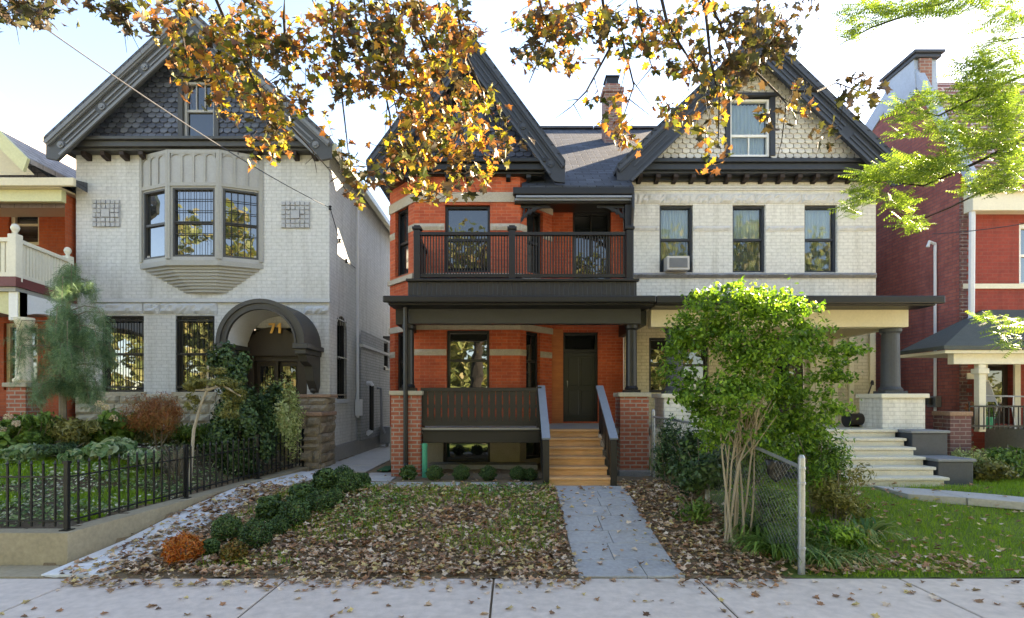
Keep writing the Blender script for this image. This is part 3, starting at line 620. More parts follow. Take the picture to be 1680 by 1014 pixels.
# pipes on the side wall
MB().tube([FS.P(13.4, .06, 6.5), FS.P(13.4, .06, 1.3)], .035).fbox(FS, 13.32, 13.55, .02, .14, 1.35, 1.75).build('conduit', M['pipe_white'], h)
MB().tube([FS2.P(14.1, .12, 2.1), FS2.P(14.1, .12, .95)], .06).build('vent_pipe', M['iron'], h)
MB().tube([FS2.P(14.1, .0, 2.16), FS2.P(14.1, .1, 2.16), FS2.P(14.1, .14, 2.08)], .055).tube([FS2.P(14.1, .12, .95), FS2.P(14.1, .0, .85)], .06).build('pipe_elbow', M['pipe_white'], h)
MB().tube([FS2.P(15.2, .0, 2.05), FS2.P(15.2, .1, 2.05), FS2.P(15.2, .12, 1.0), FS2.P(15.2, .2, .8)], .04).build('grey_vent_pipe', M['pipe_grey'], h)

# ------------------------------------------------------------------ central red brick HOUSE
h = thing('house', 'orange red brick house with black trim and a balcony over its porch', 'house', (0, 11.2, .38))
A, B, C_, D = (-2.67, 12.0), (-1.99, 11.2), (.16, 11.2), (.87, 12.0)
FA, lA = span(*A, *B); FC, lC = span(*C_, *D); FB = front(11.2); FE = front(12.2); zt3 = 6.35
wb = dict(u=(X(730, 11.2), X(804, 11.2), H(447, 11.2), H(336, 11.2)), g=(X(733, 11.2), X(803, 11.2), H(640, 11.2), H(542, 11.2)), b=(X(727, 11.2), X(804, 11.2), H(760, 11.2), H(724, 11.2)))
wA = (.24, .80, H(452, 11.6), H(342, 11.6)); wCu = (.22, .76, H(450, 11.6), H(345, 11.6)); wCg = (.20, .66, H(640, 11.55), H(545, 11.55)); wAg = (.24, .80, H(640, 11.6), H(545, 11.6)); wCb = (.2, .75, .5, .95)
z_d = 1.22; dr = (X(924, 12.2), X(981, 12.2), z_d + .03, H(545, 12.2)); du = (1.35, 2.2, 3.95, H(345, 12.2))
m = MB(); ztop = 6.4
m.wall(FA, 0, lA, 1.15, ztop, [wA, wAg], .2); m.wall(FB, B[0], C_[0], 1.15, ztop, [wb['u'], wb['g']], .2); m.wall(FC, 0, lC, 1.15, ztop, [wCu, wCg], .2)
m.wall(FE, D[0], 2.47, 1.15, ztop, [dr, du], .2); m.quad((.87, 12, 1.15), (.87, 12.2, 1.15), (.87, 12.2, ztop), (.87, 12, ztop))
m.build('wall', M['red_brick'], h)
MB().quad((-2.67, 12, .3), (-2.67, 12.9, .3), (-2.67, 12.9, 6.4), (-2.67, 12, 6.4)).quad((-2.67, 12.9, .3), (-1.7, 12.9, .3), (-1.7, 12.9, 6.4), (-2.67, 12.9, 6.4)).quad((-1.7, 12.9, .3), (-1.7, 23, .3), (-1.7, 23, 6.4), (-1.7, 12.9, 6.4)).build('side_wall', M['stone_white'], h)  # unseen wall, coloured pale to bounce light into the side gap
f = MB(); f.wall(FA, 0, lA, .2, 1.15).wall(FB, B[0], C_[0], .2, 1.15, [wb['b']], .2).wall(FC, 0, lC, .2, 1.15, [wCb], .2).build('foundation', M['limestone'], h)
MB().box(-1.65, .5, 10.7, 11.19, .3, .47).build('concrete_ledge', M['foundation'], h, bevel=.01)
for k, F, gl in (('u', FB, 'glass'), ('g', FB, 'glass_bright')): window(h, F, *wb[k], M['black'], glass=gl)
window(h, FB, *wb['b'], M['black'], dh=False, glass='glass_bright', name='basement_window'); window(h, FC, *wCb, M['black'], dh=False, name='basement_window')
for F, q in ((FA, wA), (FA, wAg), (FC, wCu), (FC, wCg)): window(h, F, *q, M['black'])
# stone bands on every face of the bay
bd = MB()
def band(z0, z1, rough=True, d=.035, skip=True):
    for F, a0, a1, ws in ((FA, 0, lA, (wA, wAg)), (FB, B[0], C_[0], (wb['u'], wb['g'])), (FC, 0, lC, (wCu, wCg))):
        cuts = [a0]
        for q in ws:
            if skip and q[2] < (z0 + z1) / 2 < q[3]: cuts += [q[0] - .005, q[1] + .005]
        cuts.append(a1)
        for u, v in zip(cuts[::2], cuts[1::2]):
            if v - u > .05: (bd.rough(F, u, v, d, z0, z1, .06, .012) if rough else bd.fbox(F, u - .01, v + .01, 0, d, z0, z1))
band(H(332, 11.2), H(316, 11.2), False, .03, False); band(H(378, 11.2), H(367, 11.2)); band(H(583, 11.2), H(573, 11.2)); band(H(541, 11.2), H(531, 11.2), False, .03, False); band(H(457, 11.2), H(449, 11.2), False, .06, False)
bd.build('stone_band', plain('weathered_stone_band', (.40, .35, .28), .85, .35, 7, .5, 40), h)
# front door
do = MB().fbox(FE, dr[0] + .05, dr[1] - .05, -.2, -.12, dr[2], dr[3] - .45).build('door', M['door'], h)
pn = MB()
for (u, v) in ((dr[0] + .13, (dr[0] + dr[1]) / 2 - .03), ((dr[0] + dr[1]) / 2 + .03, dr[1] - .13)): pn.fbox(FE, u, v, -.119, -.105, dr[2] + .15, dr[2] + .7).fbox(FE, u, v, -.119, -.105, dr[2] + .8, dr[3] - .55)
pn.build('door_panel', M['door'], do, bevel=.012)
MB().tube([FE.P(dr[0] + .1, -.09, 2.15), FE.P(dr[0] + .1, -.05, 2.15), FE.P(dr[0] + .1, -.05, 2.0)], .014).build('handle', M['galv'], do)
MB().fbox(FE, dr[0], dr[0] + .05, -.2, -.06, dr[2], dr[3]).fbox(FE, dr[1] - .05, dr[1], -.2, -.06, dr[2], dr[3]).fbox(FE, dr[0] + .05, dr[1] - .05, -.2, -.06, dr[3] - .05, dr[3]).fbox(FE, dr[0] + .05, dr[1] - .05, -.2, -.06, dr[3] - .45, dr[3] - .38).build('door_frame', M['black'], h)
MB().fbox(FE, dr[0] + .05, dr[1] - .05, -.16, -.15, dr[3] - .38, dr[3] - .05).build('transom_pane', M['glass'], h)
MB().fbox(FE, dr[0] - .26, dr[0] - .01, .0, .035, z_d, H(540, 12.2)).build('door_side_panel', wood('orange_door_panel', (.50, .16, .04), (.38, .10, .025)), h)
window(h, FE, *du, M['black'], dh=False, mx=2, name='balcony_door')
# gable, roof
gy = 10.95
s3 = gable(h, -.92, 1.98, 6.5, 9.18, gy, 11.32, 13.1, H(268, 11.32), .36, M['navy'], M['navy_lite'], M['shingle_blue'], M['roof_slate'], (-1.3, -.55, H(245, 11.32), H(150, 11.32)))
window(h, front(11.32), -1.3, -.55, H(245, 11.32), H(150, 11.32), M['navy'], rec=.04, name='attic_window')
cornice(h, front(11.2), -2.45, .66, H(285, 11.2), H(268, 11.2), .2, M['black'], M['navy'], 7, M['black'], .12)
MB().plan([(-2.78, 12.1), (-2.6, 11.15), (.6, 11.15), (.9, 12.1)], 6.29, 6.34).build('gable_soffit', M['black'], h)
r = MB(); ye, ze, yr, zr = 11.05, 6.05, 16.6, 9.92
r.hexa([(-2.75, ye, ze - .1), (2.62, ye, ze - .1), (2.62, yr, zr - .1), (-2.75, yr, zr - .1), (-2.75, ye, ze), (2.62, ye, ze), (2.62, yr, zr), (-2.75, yr, zr)])
r.hexa([(-2.75, yr, zr - .1), (2.62, yr, zr - .1), (2.62, 23, 5.9), (-2.75, 23, 5.9), (-2.75, yr, zr), (2.62, yr, zr), (2.62, 23, 6), (-2.75, 23, 6)])
# the part of that slope left of the bay would cut the bay's corner: keep it behind the wall line
r.v = [(x, y, z) for x, y, z in r.v]
for i in (0, 4):                            # start the slope right of the gable wall
    pass
r = MB()
def slope_z(y): return ze + (zr - ze) * (y - ye) / (yr - ye)
r.hexa([(.2, ye, ze - .1), (2.45, ye, ze - .1), (2.45, yr, zr - .1), (.2, yr, zr - .1), (.2, ye, ze), (2.45, ye, ze), (2.45, yr, zr), (.2, yr, zr)])
yl = 12.1; r.hexa([(-1.75, 13, slope_z(13) - .1), (.198, 13, slope_z(13) - .1), (.198, yr, zr - .1), (-1.0, yr, zr - .1), (-1.75, 13, slope_z(13)), (.198, 13, slope_z(13)), (.198, yr, zr), (-1.0, yr, zr)])
r.hexa([(-1.0, yr + .002, zr - .1), (2.45, yr + .002, zr - .1), (2.45, 23, 5.9), (-1.7, 23, 5.9), (-1.0, yr + .002, zr), (2.45, yr + .002, zr), (2.45, 23, 6), (-1.7, 23, 6)])
ro = r.build('main_roof', M['roof_slate'], h)
MB().beam((.3, yr, zr + .02), (2.45, yr, zr + .02), .22, .06).build('ridge_cap', M['roof_dark'], ro)
c = MB().box(X(990, 15), X(1018, 15), 14.8, 15.3, 8.0, H(158, 15)).box(X(987, 15), X(1021, 15), 14.76, 15.34, H(158, 15), H(150, 15)).box(X(992, 15), X(1016, 15), 14.82, 15.28, H(150, 15), H(143, 15)).build('chimney', M['chimney_brick'], ro)
MB().box(X(994, 15), X(1013, 15), 14.86, 15.24, H(143, 15), H(131, 15)).box(X(992, 15), X(1015, 15), 14.83, 15.27, H(131, 15), H(129, 15)).build('chimney_cap', M['black'], c)
# eave, fascia and brackets over the balcony recess
MB().box(.02, 2.45, 10.98, 11.12, 5.86, 6.0).box(.05, 2.44, 11.12, 11.3, 5.72, 5.9).box(.05, 2.44, 11.14, 12.2, 5.9, 5.935).build('eave_fascia', M['black'], h, bevel=.012)
MB().box(.08, 2.42, 11.0, 11.03, 5.80, 5.84).box(.06, 2.44, 11.055, 11.115, 5.76, 5.80).build('eave_moulding', M['rail_cap'], h)
for (xx, g_) in ((.12, 1), (2.4, -1)):      # pierced spandrel brackets
    q = MB(); pts_ = [(xx + g_ * .62 * (1 - math.cos(t)), 5.70 - .52 * (1 - math.sin(t))) for t in [k * math.pi / 16 for k in range(9)]]
    for u, v in zip(pts_[:-1], pts_[1:]): q.beam((u[0], 11.24, u[1]), (v[0], 11.24, v[1]), .05, .045, (0, 1, 0))
    q.beam((xx, 11.24, 5.15), (xx, 11.24, 5.72), .05, .05, (0, 1, 0)); q.beam((xx, 11.24, 5.69), (xx + g_ * .66, 11.24, 5.69), .05, .04, (0, 1, 0))
    for k in range(5): q.beam((xx + g_ * (.04 + k * .1), 11.24, 5.68), (xx + g_ * (.02 + k * .075), 11.24, 5.68 - .09 - .06 * (4 - k)), .03, .025, (0, 1, 0))
    q.build('spandrel_bracket', M['black'], h)
MB().box(2.3, 2.44, 11.16, 11.3, 3.9, 5.72).build('balcony_post', M['black'], h, bevel=.01)
MB().tube([(2.43, 11.02, 5.9), (2.43, 11.02, 5.6), (2.43, 11.1, 5.3), (2.43, 11.1, 3.7)], .035).build('downspout', M['black'], h)
# porch roof and balcony
pr = MB().box(-2.19, 2.455, 9.4, 12.0, 3.43, 3.5).box(-2.13, 2.455, 9.44, 9.9, 3.37, 3.427); pr.build('porch_roof', M['black'], h, bevel=.012)
MB().box(-2.2, 2.455, 9.32, 9.398, 3.40, 3.515).build('porch_gutter', M['black'], h, bevel=.02)
MB().box(-1.85, 2.3, 9.8, 10.0, 3.10, 3.37).box(-1.95, 2.4, 9.86, 9.98, 3.372, 3.425).build('porch_beam', plain('charcoal_beam', (.035, .036, .037), .5, .2), h, bevel=.008)
MB().box(-2.1, -1.95, 9.9, 12, 3.1, 3.37).box(2.33, 2.45, 10.01, 12, 3.1, 3.37).box(-1.94, 2.32, 10.01, 11.9, 3.38, 3.42).build('porch_ceiling', M['black'], h)
bs = MB().box(-1.87, 2.24, 9.86, 9.90, 3.52, 3.86); bs.box(-1.87, -1.83, 9.9, 12, 3.52, 3.86); bs.build('balcony_skirt', M['black_boards'], h)
MB().box(-1.83, 2.24, 9.9, 12.2, 3.78, 3.86).box(-1.9, 2.28, 9.80, 9.9, 3.862, 3.91).build('balcony_floor', M['black'], h, bevel=.01)
yb3 = 9.97
def rail_run(p, q, zb, zt, n, baluster=.022):
    rl = MB(); p, q = Vector(p), Vector(q)
    rl.beam(p + Vector((0, 0, zt)), q + Vector((0, 0, zt)), .09, .055).beam(p + Vector((0, 0, zb)), q + Vector((0, 0, zb)), .06, .06)
    for i in range(n):
        c = p + (q - p) * (i + .5) / n; rl.box(c.x - baluster / 2, c.x + baluster / 2, c.y - baluster / 2, c.y + baluster / 2, zb + .031, zt - .028)
    return rl
for (u, v, n) in ((-1.66, -.06, 31), (.06, 2.05, 39)): rail_run((u, yb3, 0), (v, yb3, 0), 3.99, 4.75, n).build('balcony_railing', M['black'], h)
rail_run((-1.76, 10.03, 0), (-1.76, 11.3, 0), 3.99, 4.75, 25).build('balcony_railing', M['black'], h)
for x in (-1.72, 0, 2.13):
    MB().box(x - .06, x + .06, yb3 - .06, yb3 + .06, 3.86, 4.82).box(x - .085, x + .085, yb3 - .085, yb3 + .085, 4.822, 4.87).box(x - .055, x + .055, yb3 - .055, yb3 + .055, 4.872, 4.9).build('balcony_newel', M['black'], h, bevel=.008)
# porch floor, railing, stairs
MB().box(-2.1, 2.45, 9.86, 12.2, 1.12, z_d).build('porch_floor', M['flag'], h)
MB().box(-1.6, .5, 9.82, 9.858, .97, 1.2).box(-1.62, .52, 9.79, 9.818, 1.17, 1.205).build('porch_rim', M['black'], h, bevel=.006)
MB().box(-1.6, .48, 9.785, 9.81, 1.206, 1.24).build('porch_nosing', plain('pale_edge', (.28, .26, .22), .7, .2), h)
pr_ = MB(); xa, xb = X(691, 9.87), X(880, 9.87); zr0, zr1 = 1.27, 1.955
pr_.box(xa, xb, 9.81, 9.91, zr1 - .06, zr1).box(xa, xb, 9.84, 9.88, zr0, zr0 + .09); n = 17; wv = (xb - xa) / n
for i in range(n):                          # flat sawn boards with a pair of pierced slots between neighbours
    u = xa + i * wv; z0, z1 = zr0 + .091, zr1 - .061; hgt = z1 - z0
    L_ = [(u + .003, z0), (u + .003, z0 + hgt * .1), (u + .015, z0 + hgt * .18), (u + .015, z0 + hgt * .40), (u + .003, z0 + hgt * .46), (u + .003, z0 + hgt * .52), (u + .011, z0 + hgt * .58), (u + .011, z0 + hgt * .82), (u + .003, z0 + hgt * .9), (u + .003, z1)]
    pr_.fpoly(front(9.86), [(p[0], p[1]) for p in L_[::-1]][::-1][:0] + [(2 * u + wv - p[0], p[1]) for p in L_] + L_[::-1], -.012, .012)
pr_.build('porch_railing', M['black'], h)
MB().box(xb, xb + .09, 9.80, 9.92, z_d, zr1 + .02).build('railing_newel', M['black'], h, bevel=.006)
nst = 6; xs0, xs1 = .58, 1.53; y_top, y_bot = 9.86, 8.55; rise = (z_d - .395) / nst; run = (y_top - y_bot) / (nst - .0)
for i in range(nst):
    y0 = y_bot + i * run; z1 = .395 + (i + 1) * rise; e = .05 if i == 0 else 0
    st = MB().box(xs0 - e, xs1 + e, y0 - .03, y0 + run + .02, z1 - .038, z1).box(xs0 - e + .01, xs1 + e - .01, y0 + .005, y0 + .03, z1 - rise + .001, z1 - .04)
    st.build('stair_step', M['stair'], h, bevel=.006)
for x in (xs0 - .07, xs1 + .03):
    s_ = MB().fpoly(Fr(x, 0, 0, 1, 1, 0), [(y_bot - .02, .38), (9.85, .6), (9.85, z_d + .02), (y_bot - .02, .60)], 0, .04); s_.build('stringer', M['black'], h)
    ra_ = MB().fpoly(Fr(x, 0, 0, 1, 1, 0), [(y_bot + .02, .62), (9.85, z_d + .05), (9.85, zr1 - .02), (y_bot + .02, zr1 - z_d + .42)], .005, .035)
    for k in range(5): q = y_bot + .05 + k * .3; ra_.box(x - .002, x + .042, q, q + .05, .6 + (q - y_bot) * .47, zr1 - z_d + .40 + (q - y_bot) * .62)
    sr = ra_.build('stair_railing', M['black'], h)
    MB().beam((x + .02, y_bot - .06, zr1 - z_d + .40), (x + .02, 9.9, zr1 + .03), .13, .035).build('rail_cap', M['rail_cap'], sr, bevel=.005)
    MB().box(x - .03, x + .07, y_bot - .04, y_bot + .06, .39, zr1 - z_d + .38).build('stair_newel', M['black'], h, bevel=.006)
# brick piers, columns, downspout
def pier(parent, x0, x1, y0, y1, z0, z1, brick, cap, base=None, capz=.08, over=.035):
    zb = z0 if not base else z0 + .16
    p = MB().box(x0, x1, y0, y1, zb if base else z0, z1 - capz).build('pier', brick, parent)
    MB().box(x0 - over, x1 + over, y0 - over, y1 + over, z1 - capz + .001, z1).build('cap', cap, p, bevel=.012)
    if base: MB().box(x0 - .03, x1 + .03, y0 - .03, y1 + .03, z0, zb - .001).build('plinth', base, p, bevel=.02)
    return p
pier(h, -2.14, -1.90, 9.72, 10.2, .33, 1.9, M['pier_brick'], M['limestone']); pier(h, -1.86, -1.62, 9.72, 10.2, .33, 1.9, M['pier_brick'], M['limestone'])
MB().box(-1.9, -1.86, 9.9, 10.18, .33, 1.86).build('pier_core', M['black'], h)
pier(h, 1.92, 2.43, 9.74, 10.2, .33, 1.87, M['pier_brick'], M['limestone'], M['stone_dk'])
for (x, z) in ((-1.88, 1.9), (2.17, 1.87)):
    MB().box(x - .14, x + .14, 9.84, 10.1, z + .001, z + .05).lathe(x, 9.97, [(.115, z + .051), (.125, z + .08), (.10, z + .12), (.098, 3.0), (.12, 3.03), (.12, 3.098)], 18).build('porch_column', M['black'], h)
MB().tube([(-1.88, 9.66, 3.42), (-1.88, 9.68, 3.2), (-1.88, 9.685, .62), (-1.84, 9.62, .5)], .042).build('downspout', M['black'], h)

# ------------------------------------------------------------------ white painted HOUSE
h = thing('house', 'white painted brick house with a cream shingled gable and cream porch', 'house', (5.2, 12, .38))
F4 = front(12.0); x0, x1 = 2.47, 7.96; zt4 = 6.75
ops = []; wn = []
for (a, b) in ((1082, 1137), (1202, 1256), (1320, 1374)): wn.append((X(a, 12), X(b, 12), H(447, 12), H(336, 12)))
gw_ = [(3.0, 4.3, 1.9, 3.1)]; gd = (5.55, 6.5, 1.25, 3.15)
m = MB(); m.wall(F4, x0, x1, 3.4, zt4, wn, .22); m.wall(side_r(x1), 12, 23, .3, 6.6).wall(side_l(x0 + .01), 12, 12.2, 1.2, zt4); m.quad((x0, 23, .3), (x1, 23, .3), (x1, 23, 6.6), (x0, 23, 6.6))
m.build('wall', M['white_brick'], h)
m = MB(); m.wall(front(12.003), x0, x1, 1.1, 3.4, gw_ + [gd], .22).build('porch_back_wall', M['cream_brick'], h)
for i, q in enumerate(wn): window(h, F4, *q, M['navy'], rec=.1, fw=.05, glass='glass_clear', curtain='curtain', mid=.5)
window(h, front(12.003), *gw_[0], M['black'], name='porch_window')
do = MB().fbox(front(12), gd[0] + .06, gd[1] - .06, -.2, -.14, gd[2], gd[3]).build('door', M['door_brown'], h); MB().fbox(front(12), gd[0] + .25, gd[1] - .25, -.139, -.13, 1.9, 2.9).build('pane', M['glass'], do)
t = MB()
for x in (6.62, 7.0, 7.35, 7.8): t.fbox(front(12), x, x + .1, 0, .05, 1.24, 3.3)
t.fbox(front(12), gd[0] - .1, gd[0], 0, .05, 1.24, 3.3).fbox(front(12), 6.5, 6.6, 0, .06, 1.24, 3.3).build('porch_panelling', M['cream'], h)
wr_ = MB(); cuts = [x0 + .01] + [v for q in wn for v in (q[0] - .01, q[1] + .01)] + [x1 - .01]
for u, v in zip(cuts[::2], cuts[1::2]): wr_.rough(F4, u, v, .035, H(379, 12), H(371, 12), .05, .015)
a = x0 + .01
while a < x1 - .02:
    bb = min(a + random.uniform(.7, 1.1), x1 - .01); bb = x1 - .01 if x1 - bb < .3 else bb
    wr_.rough(F4, a, bb - .004, .045, H(334, 12), H(318, 12), .05, .02); a = bb
wr_.fbox(F4, x0 + .005, x1 + .03, 0, .05, H(309.5, 12), H(306, 12)).fbox(F4, x0 + .005, x1 + .02, 0, .03, H(313, 12), H(310, 12)).build('stone_band', M['stone_white'], h)
MB().rough(F4, x0 + .01, x1, .1, H(456, 12), H(448.5, 12), .05, .025).build('sill_band', M['stone_dk'], h)
op4 = (X(1197, 11.85), X(1262, 11.85), H(257, 11.85), H(163, 11.85))
gable(h, 5.16, 2.98, 6.62, 9.48, 11.4, 11.85, 23, H(262, 11.85), .40, M['navy'], M['navy_lite'], M['shingle_cream'], M['roof_slate'], op4, rosettes=False)
window(h, front(11.85), *op4, M['white'], rec=.03, fw=.045, glass='glass_clear', curtain='curtain', mid=.36, mxl=2, sash=M['white'], name='attic_window')
Fg = front(11.85); MB().fbox(Fg, op4[0] - .11, op4[0] - .002, -.02, .06, op4[2], op4[3] + .03).fbox(Fg, op4[1] + .002, op4[1] + .11, -.02, .06, op4[2], op4[3] + .03).fbox(Fg, op4[0] - .15, op4[1] + .15, -.02, .1, op4[3] + .032, op4[3] + .1).build('attic_surround', M['navy'], h, bevel=.008)
cornice(h, F4, x0 - .02, x1 + .05, H(281, 11.75), H(263, 11.7), .35, M['navy'], M['navy_lite'], 14, M['bronze'], .13)
MB().box(2.46, x1 + .1, 11.9, 23, 6.5, 6.6).build('attic_floor', M['black'], h)
r4 = MB(); r4.hexa([(2.46, 12.6, slope_z(12.6) - .1), (8.0, 12.6, slope_z(12.6) - .1), (8.0, yr, zr - .1), (2.46, yr, zr - .1), (2.46, 12.6, slope_z(12.6)), (8.0, 12.6, slope_z(12.6)), (8.0, yr, zr), (2.46, yr, zr)])
MB().beam((2.47, yr, zr + .02), (4.4, yr, zr + .02), .22, .06).build('ridge_cap', M['roof_dark'], h)
r4 = MB(); r4.hexa([(2.452, 12.3, slope_z(12.3) - .1), (3.6, 12.3, slope_z(12.3) - .1), (4.4, yr, zr - .1), (2.452, yr, zr - .1), (2.452, 12.3, slope_z(12.3)), (3.6, 12.3, slope_z(12.3)), (4.4, yr, zr), (2.452, yr, zr)]); r4.build('main_roof', M['roof_slate'], h)
# porch
MB().hexa([(2.46, 9.4, 3.43), (7.36, 9.4, 3.43), (7.36, 12, 3.5), (2.46, 12, 3.5), (2.46, 9.4, 3.5), (7.36, 9.4, 3.5), (7.36, 12, 3.62), (2.46, 12, 3.62)]).build('porch_roof', M['roof_dark'], h)
MB().box(2.46, 7.37, 9.32, 9.398, 3.38, 3.515).box(2.46, 7.3, 9.44, 9.88, 3.36, 3.425).build('porch_gutter', M['black'], h, bevel=.02)
MB().box(2.5, 7.13, 9.86, 10.1, 3.05, 3.36).box(2.47, 7.2, 10.1, 11.99, 3.37, 3.42).box(6.95, 7.1, 10.1, 12, 3.05, 3.36).build('porch_beam', M['cream'], h, bevel=.008)
MB().box(2.5, 7.2, 9.86, 12, 1.1, z_d).build('porch_floor', M['step_cream'], h)
MB().box(2.5, 5.1, 9.88, 9.93, .35, 1.1).build('porch_skirt', M['cream'], h)
for (xx0, xx1, cx_) in ((2.72, 3.35, 3.0), (6.62, 7.38, 6.98)):
    zc_ = H(646, 10); pier(h, xx0, xx1, 9.8, 10.45, .4, zc_, M['white_brick'], M['cream2'], over=.05)
    MB().box(cx_ - .2, cx_ + .2, 9.95, 10.3, zc_ + .001, zc_ + .05).lathe(cx_, 10.12, [(.19, zc_ + .051), (.2, zc_ + .08), (.16, zc_ + .13), (.155, zc_ + .2), (.145, 2.95), (.18, 2.99), (.18, 3.048)], 22).build('porch_column', M['grey_paint'], h)
for i in range(6):
    L0 = (5.02, 5.1, 5.14, 5.2, 5.22, 5.22)[5 - i] if False else 5.2; zz = .395 + (i + 1) * (z_d - .395) / 6; y0 = 8.55 + i * .218
    MB().box(5.2, 6.76 + (.04 if i == 0 else 0), y0 - .035, y0 + .26, zz - .05, zz).box(5.22, 6.74, y0, y0 + .24, .3, zz - .051).build('stair_step', M['step_cream'], h, bevel=.012)
for (xa_, xb_, y0, y1, z1) in ((6.80, 7.36, 8.75, 9.3, .80), (6.80, 7.40, 9.32, 9.78, 1.22), (4.85, 5.18, 8.75, 9.78, .85)):
    ck = MB().box(xa_, xb_, y0, y1, .2, z1 - .05).build('stair_cheek', M['grey_paint'], h, bevel=.012); MB().box(xa_ - .03, xb_ + .03, y0 - .03, y1, z1 - .049, z1).build('coping', plain('grey_coping', (.2, .21, .22), .7, .2), ck, bevel=.012)

# ------------------------------------------------------------------ far right red brick HOUSE
h = thing('house', 'maroon and red brick house at the right edge with a red tiled roof', 'house', (9.1, 11.14, .5))
xs, ys = 9.1, 11.14; FL = side_l(xs); F5 = front(ys); ze5 = H(312, ys)
m = MB(); m.wall(FL, ys, 24, .3, 6.3)
m.quad((xs, ys, 6.3), (xs, 18.5, 6.3), (xs, 13.1, 9.2), (xs, 12.4, 9.2)); m.build('side_wall', M['side_brick'], h)
wd5 = (X(1672, ys), X(1672, ys) + 1.0, H(470, ys), H(365, ys)); dr5 = (X(1618, ys), X(1662, ys), 1.25, H(588, ys))
m = MB(); m.wall(F5, xs, 15, .3, 6.0, [wd5, dr5], .2).build('wall', M['crimson_brick'], h)
MB().box(15, 15.1, ys, 24, .3, 6).box(9.2, 15, 23.9, 24, .3, 6).build('far_wall', M['side_brick'], h)
q = MB()
for k in range(70):                         # toothed brick edge
    z = .5 + k * .082
    if z < ze5 - .1: q.fbox(F5, xs - .01, xs + (.12 if k % 2 else .24) + random.uniform(-.02, .02), -.01, .02 + random.uniform(0, .012), z, z + .072)
q.build('brick_quoin', M['quoin_brick'], h)
MB().fbox(F5, X(1578, ys), 15, 0, .04, H(474, ys), H(466, ys)).fbox(F5, X(1584, ys), dr5[0] - .16, 0, .04, H(622, ys), H(612, ys)).build('stone_band', M['cream2'], h)
MB().fbox(F5, xs + .05, 15, 0, .25, H(352, ys), ze5).fbox(F5, xs + .0, 15, .25, .34, ze5 - .14, ze5).build('frieze', M['cream2'], h, bevel=.01)
window(h, F5, *wd5, M['white'], fw=.1, glass='glass_bright')
r = MB().hexa([(xs + .12, ys - .35, ze5 - .1), (15, ys - .35, ze5 - .1), (15, 12.9, 9.1), (xs + .12, 12.9, 9.1), (xs + .12, ys - .35, ze5), (15, ys - .35, ze5), (15, 12.9, 9.2), (xs + .12, 12.9, 9.2)])
r.hexa([(xs + .12, 12.902, 9.1), (15, 12.902, 9.1), (15, 24, 5.4), (xs + .12, 24, 5.4), (xs + .12, 12.902, 9.2), (15, 12.902, 9.2), (15, 24, 5.5), (xs + .12, 24, 5.5)])
r.build('roof', M['roof_red'], h)
pp = MB()                                   # parapet flashing and end chimney
fl = plain('shaded_blue_flashing', (.33, .38, .46), .45, .2)  # flashing and chimney side: the blue of their shade is in the colour
pp.fpoly(Fr(xs, 0, 0, 1, -1, 0), [(13.2, 9.28), (18.6, 6.38), (18.6, 5.95), (13.2, 8.85)], -.14, .03); pp.fpoly(Fr(xs, 0, 0, 1, -1, 0), [(ys - .3, ze5 + .16), (12.35, 9.2), (12.35, 8.85), (ys - .3, ze5 - .16)], -.14, .03)
pp.build('parapet_flashing', fl, h)
zc5 = H(100, 12.4); c = MB().fpoly(FL, [(12.3, 8.6), (13.35, 8.6), (13.3, 9.35), (13.25, zc5), (12.35, zc5)], -.45, .05).build('chimney', fl, h)
MB().box(xs - .09, xs + .5, 12.25, 13.35, zc5 + .001, zc5 + .08).box(xs - .14, xs + .55, 12.2, 13.4, zc5 + .081, zc5 + .15).build('chimney_cap', M['navy_lite'], c, bevel=.015)
MB().box(xs + .03, xs + .30, 12.28, 12.33, 8.5, zc5 - .01).build('chimney_face', M['chimney_brick'], c)
MB().tube([(X(1597, 10.95), 10.98, ze5 - .3), (X(1597, 10.95), 11.0, H(520, 11)), (X(1590, 10.95), 11.0, H(545, 11))], .055).build('downspout', M['pipe_white'], h)
MB().tube([FL.P(11.72, .06, H(400, 11.7)), FL.P(11.72, .06, .6)], .03).tube([FL.P(11.72, .06, H(400, 11.7)), FL.P(11.72, .18, H(396, 11.7)), FL.P(11.72, .22, H(405, 11.7))], .035).build('conduit', M['pipe_white'], h)
mt = MB().fbox(FL, 11.6, 11.85, .02, .14, H(668, 11.7), H(650, 11.7)).build('meter_box', M['galv'], h)
MB().lathe(xs - .2, 11.72, [(.07, H(664, 11.7)), (.07, H(653, 11.7))], 14).build('meter_dial', M['black'], mt)
# its hipped porch
yp = 10.0; zA = H(568, yp); xA = X(1542, yp)
r = MB(); r.add([(xA, yp - .1, zA), (15, yp - .1, zA), (15, ys, zA + .85), (xA + 1.75, ys, zA + .85), (xA + .05, ys, zA), (xA, yp - .1, zA - .07), (15, yp - .1, zA - .07), (xA + .05, ys, zA - .07)], [(0, 1, 2, 3), (0, 3, 4), (0, 5, 6, 1), (0, 4, 7, 5)])
r.build('porch_roof', plain('green_grey_roof', (.075, .085, .08), .85, .3, 8, .4), h)
MB().box(xA + .3, 15, yp + .06, yp + .2, zA - .32, zA - .08).box(xA + .05, 15, yp - .06, ys, zA - .13, zA - .075).build('porch_beam', M['cream2'], h)
for x in (X(1610, yp + .1), X(1610, yp + .1) + 1.3): MB().box(x - .065, x + .065, yp + .07, yp + .19, 1.15, zA - .32).box(x - .1, x + .1, yp + .04, yp + .22, zA - .5, zA - .4).build('porch_post', M['cream2'], h, bevel=.01)
